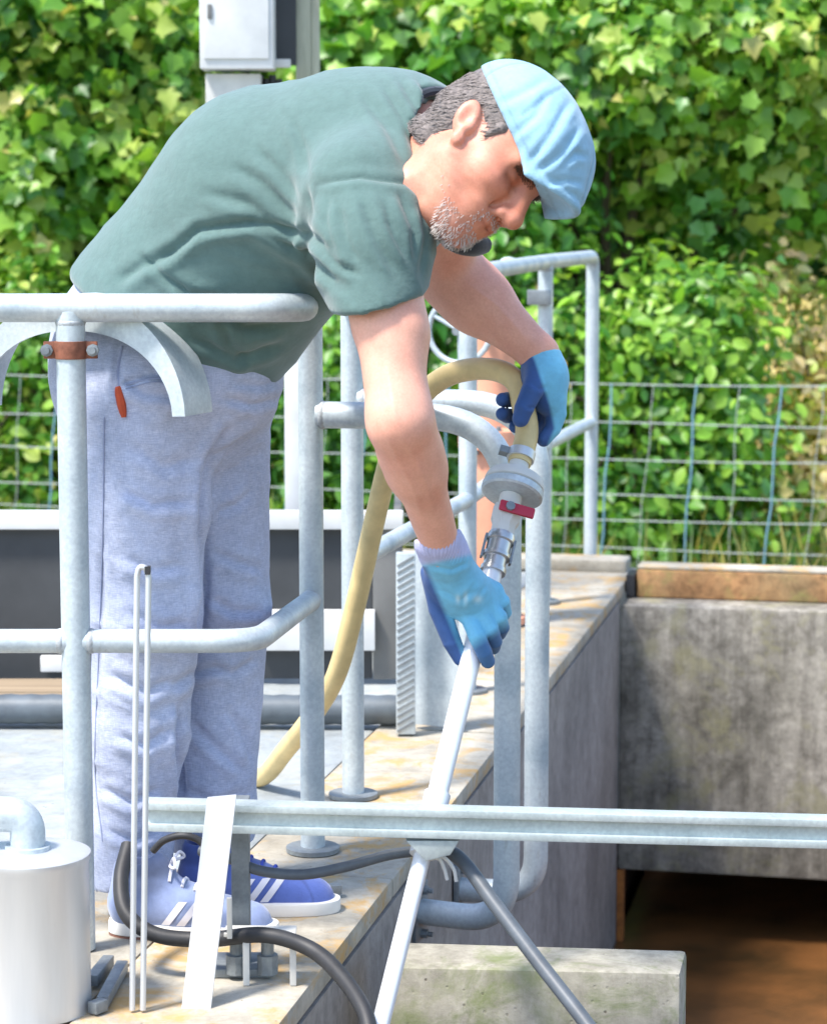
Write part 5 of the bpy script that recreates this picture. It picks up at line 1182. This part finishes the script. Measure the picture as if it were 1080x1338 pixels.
tree('hedge_shrub', 'dense fresh green shrub right behind the far railing post', (P(830, 600, 12.2).x, 12.2, -0.82), 0.035, W(830, 480, 12.2),
     [W(760, 500, 12.2), W(880, 470, 12.3), W(930, 620, 12.2), W(820, 660, 12.1)], [(0.4, 0.4, 0.5), (0.42, 0.4, 0.5), (0.45, 0.4, 0.45), (0.5, 0.4, 0.4)], 210, 34, 0.082, LEAF1, [0, 3, 3, 1, 6, 2], 300, 'shrubs behind the fence')
tree('hedge_shrub', 'green shrub behind the fence between the valve and the white post', (P(520, 600, 12.4).x, 12.4, -0.82), 0.035, W(520, 460, 12.4),
     [W(480, 520, 12.4), W(600, 450, 12.5), W(420, 600, 12.4), W(650, 330, 12.6)], [(0.5, 0.4, 0.6), (0.5, 0.4, 0.6), (0.45, 0.4, 0.5), (0.45, 0.4, 0.5)], 180, 32, 0.082, LEAF1, [0, 1, 2, 2, 6], 150, 'shrubs behind the fence')
tree('hedge_shrub', 'green shrub behind the fence at the back of the man', (P(60, 600, 12.3).x, 12.3, -0.82), 0.035, W(60, 450, 12.3),
     [W(40, 470, 12.4), W(90, 600, 12.3), W(10, 640, 12.3), W(230, 520, 12.5)], [(0.45, 0.4, 0.5), (0.4, 0.4, 0.4), (0.4, 0.4, 0.4), (0.5, 0.4, 0.6)], 180, 32, 0.082, LEAF1, [0, 3, 1, 2, 5], 200, 'shrubs behind the fence')
tree('dry_shrub', 'sunlit yellowing low shrub under the tree at the end of the hedge', (P(1075, 640, 12.6).x, 12.6, -0.82), 0.03, W(1075, 560, 12.6),
     [W(1050, 640, 12.5), W(1100, 560, 12.8), W(1045, 450, 13.0)], [(0.3, 0.35, 0.35), (0.3, 0.3, 0.4), (0.28, 0.3, 0.5)], 110, 28, 0.075, LEAF1, [3, 5, 7, 7, 8, 8, 7], 100, 'shrubs behind the fence')
# far wood that reads as one mass
n = 5200
xx = RNG.uniform(-4.8, 3.4, n); zz_ = RNG.uniform(-0.8, 3.2, n); yy = RNG.uniform(15.0, 17.0, n) + 0.4 * np.sin(xx * 3)
keep = ~((xx > 1.75 + 0.35 * np.sin(zz_ * 5)) & (zz_ > -0.75) & (zz_ < 0.75)); keep &= ~((xx > 1.2) & (zz_ > 2.3) & (RNG.random(n) < 0.45))
Pp = np.stack([xx, yy, zz_], 1)[keep]; n = len(Pp)
me = leaves_mesh('far_hedgerow', Pp, orient(n, np.tile(np.array([0, -0.7, 0.2]), (n, 1))), RNG.uniform(0.2, 0.34, n), GREENS[RNG.choice([1, 2, 4, 4], n)] * RNG.uniform(0.5, 1.0, (n, 1)), LEAF5)
o = link('far_hedgerow', me); tag(o, 'deep green hedgerow mass far behind the trees', 'hedgerow', kind='stuff')
# straw coloured standing crop seen through the gap, and weeds along the kerb
n = 9000
xx = RNG.uniform(1.5, 9.0, n); yy = 18.2 + RNG.random(n) ** 1.5 * 30; L = RNG.uniform(0.2, 0.6, n)
up = np.stack([RNG.normal(0, .25, n), RNG.normal(0, .25, n), np.ones(n)], 1); up /= np.linalg.norm(up, axis=1)[:, None]
sxv = np.cross(up, np.array([0, -1.0, 0.2])); sxv /= np.linalg.norm(sxv, axis=1)[:, None]; nv = np.cross(sxv, up)
BL = (np.array([(-0.02, 0, 0), (0.02, 0, 0), (0.016, 0.6, 0.02), (-0.016, 0.6, 0.02), (0, 1, 0.12)]), np.array([(0, 1, 2), (0, 2, 3), (3, 2, 4)]))
cs = np.array([lin(226, 210, 160), lin(236, 222, 184), lin(208, 190, 136)])[RNG.integers(0, 3, n)] * RNG.uniform(0.8, 1.1, (n, 1))
me = leaves_mesh('standing_crop', np.stack([xx, yy, np.full(n, -0.83)], 1), np.stack([sxv, up, nv], 2), L * 1.25, cs, BL)
o = link('standing_crop', me); tag(o, 'golden straw coloured standing crop glowing through the hedge gap', 'crop', kind='stuff')
n = 2600
xx = RNG.uniform(-3.4, 3.2, n); yy = RNG.uniform(9.3, 12.4, n); L = RNG.uniform(0.25, 0.75, n)
up = np.stack([RNG.normal(0, .35, n), RNG.normal(0, .3, n), np.ones(n)], 1); up /= np.linalg.norm(up, axis=1)[:, None]
sxv = np.cross(up, RNG.normal(0, 1, (n, 3))); sxv /= np.linalg.norm(sxv, axis=1)[:, None]; nv = np.cross(sxv, up)
cs = np.array([lin(120, 140, 62), lin(168, 164, 90), lin(84, 118, 50), lin(196, 180, 110)])[RNG.integers(0, 4, n)]
me = leaves_mesh('tall_grass', np.stack([xx, yy, np.full(n, -0.83)], 1), np.stack([sxv, up, nv], 2), L, cs, (BL[0] * np.array([0.6, 1, 1]), BL[1]))
o = link('tall_grass', me); tag(o, 'tall unmown grass along the foot of the wire fence', 'grass', kind='stuff')
